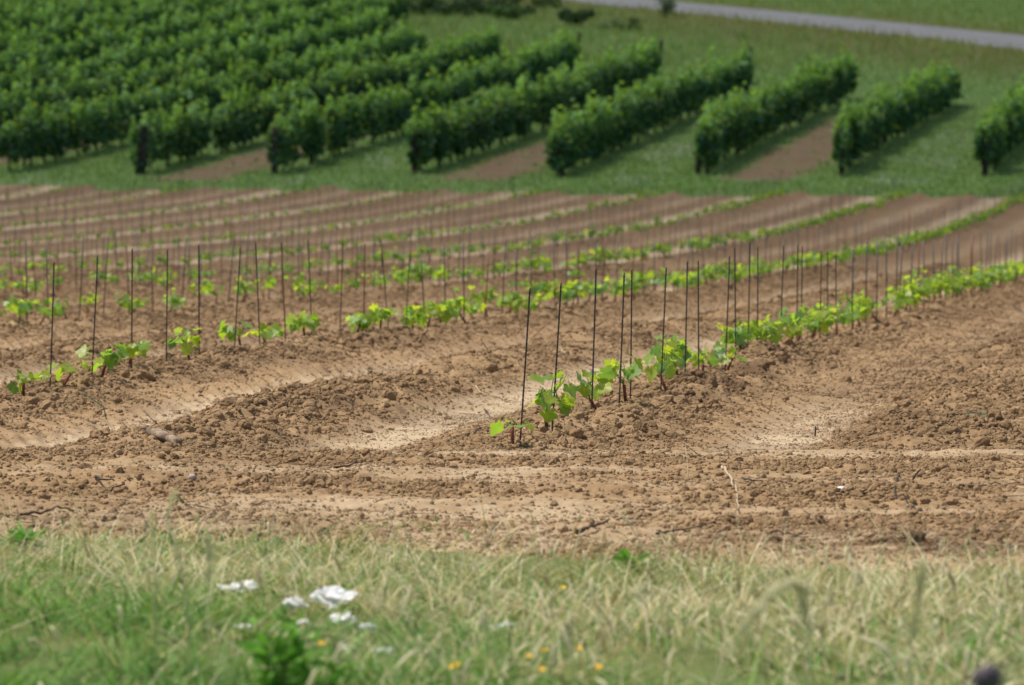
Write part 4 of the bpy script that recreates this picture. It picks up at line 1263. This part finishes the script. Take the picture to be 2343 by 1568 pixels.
def plume(pts, label, hairs=900):
    """an arching feathery grass stalk: pts are (u, v, distance)"""
    P = []
    for u, v, D in pts:
        d = ray(u, v); P.append(np.array([d.x, d.y, d.z]) / d.y * D)
    P = np.array(P)
    t = np.linspace(0, len(P) - 1, 24)
    Q = np.stack([np.interp(t, np.arange(len(P)), P[:, k]) for k in range(3)], 1)
    for _ in range(6): Q[1:-1] = 0.25 * Q[:-2] + 0.5 * Q[1:-1] + 0.25 * Q[2:]
    gz = float(ground_z(Q[0:1, 0], Q[0:1, 1])[0]); Q = np.concatenate([[[Q[0, 0], Q[0, 1], min(gz, Q[0, 2]) - 0.01]], Q])
    org = Q[0].copy()
    r = empty('feather_grass', org); tag(r, label, 'grass stalk')
    vv, f = tube(Q - org, np.linspace(0.0014, 0.0006, len(Q)), 5); mb = MB(); mb.add(vv, f, PALE); link('stalk', mb.mesh('stalk', M_GRASS), r)
    mb = MB(); rng = np.random.default_rng(int(pts[0][0]))
    for k in range(hairs):
        tt = rng.uniform(0.30, 1.0) * (len(Q) - 1); i = min(int(tt), len(Q) - 2)
        p = Q[i] + (Q[i + 1] - Q[i]) * (tt - i) - org
        d = (Q[i + 1] - Q[i]); d = d / (np.linalg.norm(d) + 1e-6)
        e = d + rng.normal(size=3) * 0.25
        e = e / np.linalg.norm(e) * rng.uniform(0.010, 0.024)
        w = np.cross(e, rng.normal(size=3)); w = w / np.linalg.norm(w) * 0.0017
        mb.add(np.array([p - w, p + w, p + e]), np.array([(0, 1, 2)]), PALE * rng.uniform(0.8, 1.15))
    link('seed_head', mb.mesh('seed_head', M_GRASS, False), r)
plume([(1640, 1560, 6.6), (1680, 1460, 6.6), (1745, 1370, 6.65), (1800, 1330, 6.7), (1835, 1345, 6.7)], 'pale feathery grass stalk arching over to the right, nearest the lens')
plume([(1850, 1480, 7.6), (1840, 1400, 7.6), (1826, 1350, 7.6)], 'short feathery stalk beside the arching one', 500)
plume([(2080, 1560, 7.0), (2085, 1450, 7.0), (2100, 1350, 7.0), (2108, 1310, 7.0)], 'upright dry feathery stalk in the right part of the verge', 700)
plume([(430, 1400, 8.4), (410, 1280, 8.4), (380, 1180, 8.4), (398, 1125, 8.4)], 'tall thin dry stalk reaching over the soil at left', 60)
plume([(355, 1330, 8.6), (350, 1240, 8.6), (345, 1180, 8.6)], 'straight whitish stalk beside the tall thin one', 80)
plume([(475, 1380, 8.4), (478, 1290, 8.4), (476, 1235, 8.4)], 'straight pale stalk between the white stones and the tall dry stalk', 80)

def flower(u, v, label, D=None):
    x, y, z = at(u, v + 22)
    h = 0.045
    r = empty('yellow_flower', (x, y, z)); tag(r, label, 'flower', 'small yellow flowers in the verge')
    vv, f = tube([(0, 0, -0.01), (0.003, 0, h * 0.5), (0, 0, h)], 0.0009, 4); mb = MB(); mb.add(vv, f); link('stem', mb.mesh('stem', M_SHOOT), r)
    mb = MB()
    for k in range(9):
        a = k * 6.283 / 9
        q = np.array([(0, -0.0012, 0), (0.0055, -0.0017, 0.002), (0.0068, 0, 0.001), (0.0055, 0.0017, 0.002), (0, 0.0012, 0)])
        c, s_ = math.cos(a), math.sin(a)
        mb.add(np.stack([q[:, 0] * c - q[:, 1] * s_, q[:, 0] * s_ + q[:, 1] * c, q[:, 2] + h], 1), np.array([(0, 1, 2, 3, 4)]))
    o = link('petals', mb.mesh('petals', M_YEL, False), r); o.rotation_euler.x = 0.5
for u, v, lb in [(1208, 1530, 'yellow flower nearest below the middle of the verge'), (1245, 1516, 'yellow flower just above right of the middle one'), (1046, 1551, 'yellow flower at the bottom edge left of middle'), (1030, 1556, 'yellow flower touching the one at the bottom edge'),
                 (1324, 1512, 'yellow flower alone right of middle'), (1368, 1556, 'yellow flower at the bottom edge right of middle'), (1240, 1562, 'yellow flower cut by the bottom edge'), (1287, 1366, 'orange-yellow flower highest in the verge'), (737, 1500, 'yellow flower right of the tall leafy weed')]:
    flower(u, v, lb)

def dark_head(u, v, D, label):
    d = ray(u, v); p = np.array([d.x, d.y, d.z]) / d.y * D
    gz = float(ground_z(np.array([p[0]]), np.array([p[1]]))[0])
    r = empty('dried_thistle', (p[0], p[1], gz)); tag(r, label, 'dried flower')
    h = p[2] - gz
    vv, f = tube([(0, 0, -0.02), (0.004, 0, h * 0.5), (0, 0, h)], 0.0022, 6); mb = MB(); mb.add(vv, f); link('stem', mb.mesh('stem', M_TWIG), r)
    vv, f = rock(2, RNG, 0.25); mb = MB(); mb.add(vv * (0.014, 0.014, 0.017) + (0, 0, h), f); link('flower_head', mb.mesh('flower_head', M_THIS), r)
    rng = np.random.default_rng(3); mb = MB()
    for k in range(140):
        e = rng.normal(size=3); e /= np.linalg.norm(e); e[2] = abs(e[2]) * 0.8
        b_ = e * 0.012 + (0, 0, h); w = np.cross(e, rng.normal(size=3)); w = w / np.linalg.norm(w) * 0.001
        mb.add(np.array([b_ - w, b_ + w, b_ + e * rng.uniform(0.006, 0.013)]), np.array([(0, 1, 2)]))
    link('bristles', mb.mesh('bristles', M_THIS, False), r)
dark_head(2255, 1556, 5.4, 'dark blurred dried flower head in the bottom right corner')

# ------------------------------------------------------------------ the cloud that shades the far half of the valley
def cloud():
    m = bpy.data.materials.new('cloud_vapour'); m.use_nodes = True
    n = m.node_tree.nodes; l = m.node_tree.links
    n.remove(n['Principled BSDF'])
    v = n.new('ShaderNodeVolumePrincipled')
    v.inputs['Color'].default_value = (1, 1, 1, 1); v.inputs['Density'].default_value = 0.045; v.inputs['Anisotropy'].default_value = 0.5
    l.new(v.outputs[0], n['Material Output'].inputs['Volume'])
    vv, f = ICO[3]
    q = vv.copy()
    for k in range(3):
        fr = 1.6 * 2 ** k
        q = q * (1 + 0.30 / 1.6 ** k * (vnoise(vv[:, 0] * fr + 9 + vv[:, 2] * 0.6, vv[:, 1] * fr + 4 - vv[:, 2] * 0.5, 400 + k) - 0.5))[:, None]
    q = q * (260, 150, 16)
    q[:, 2] = np.where(q[:, 2] < 0, q[:, 2] * 0.4, q[:, 2])
    alt = 240.0
    c = np.array([0, CLOUD_Y, -6.0]) + np.array(sdir) / sdir.z * alt
    o = link('cloud', mesh_np('cloud', q, [f], None, m), None, c)
    tag(o, kind='structure')
CLOUD_Y = 190.0
cloud()
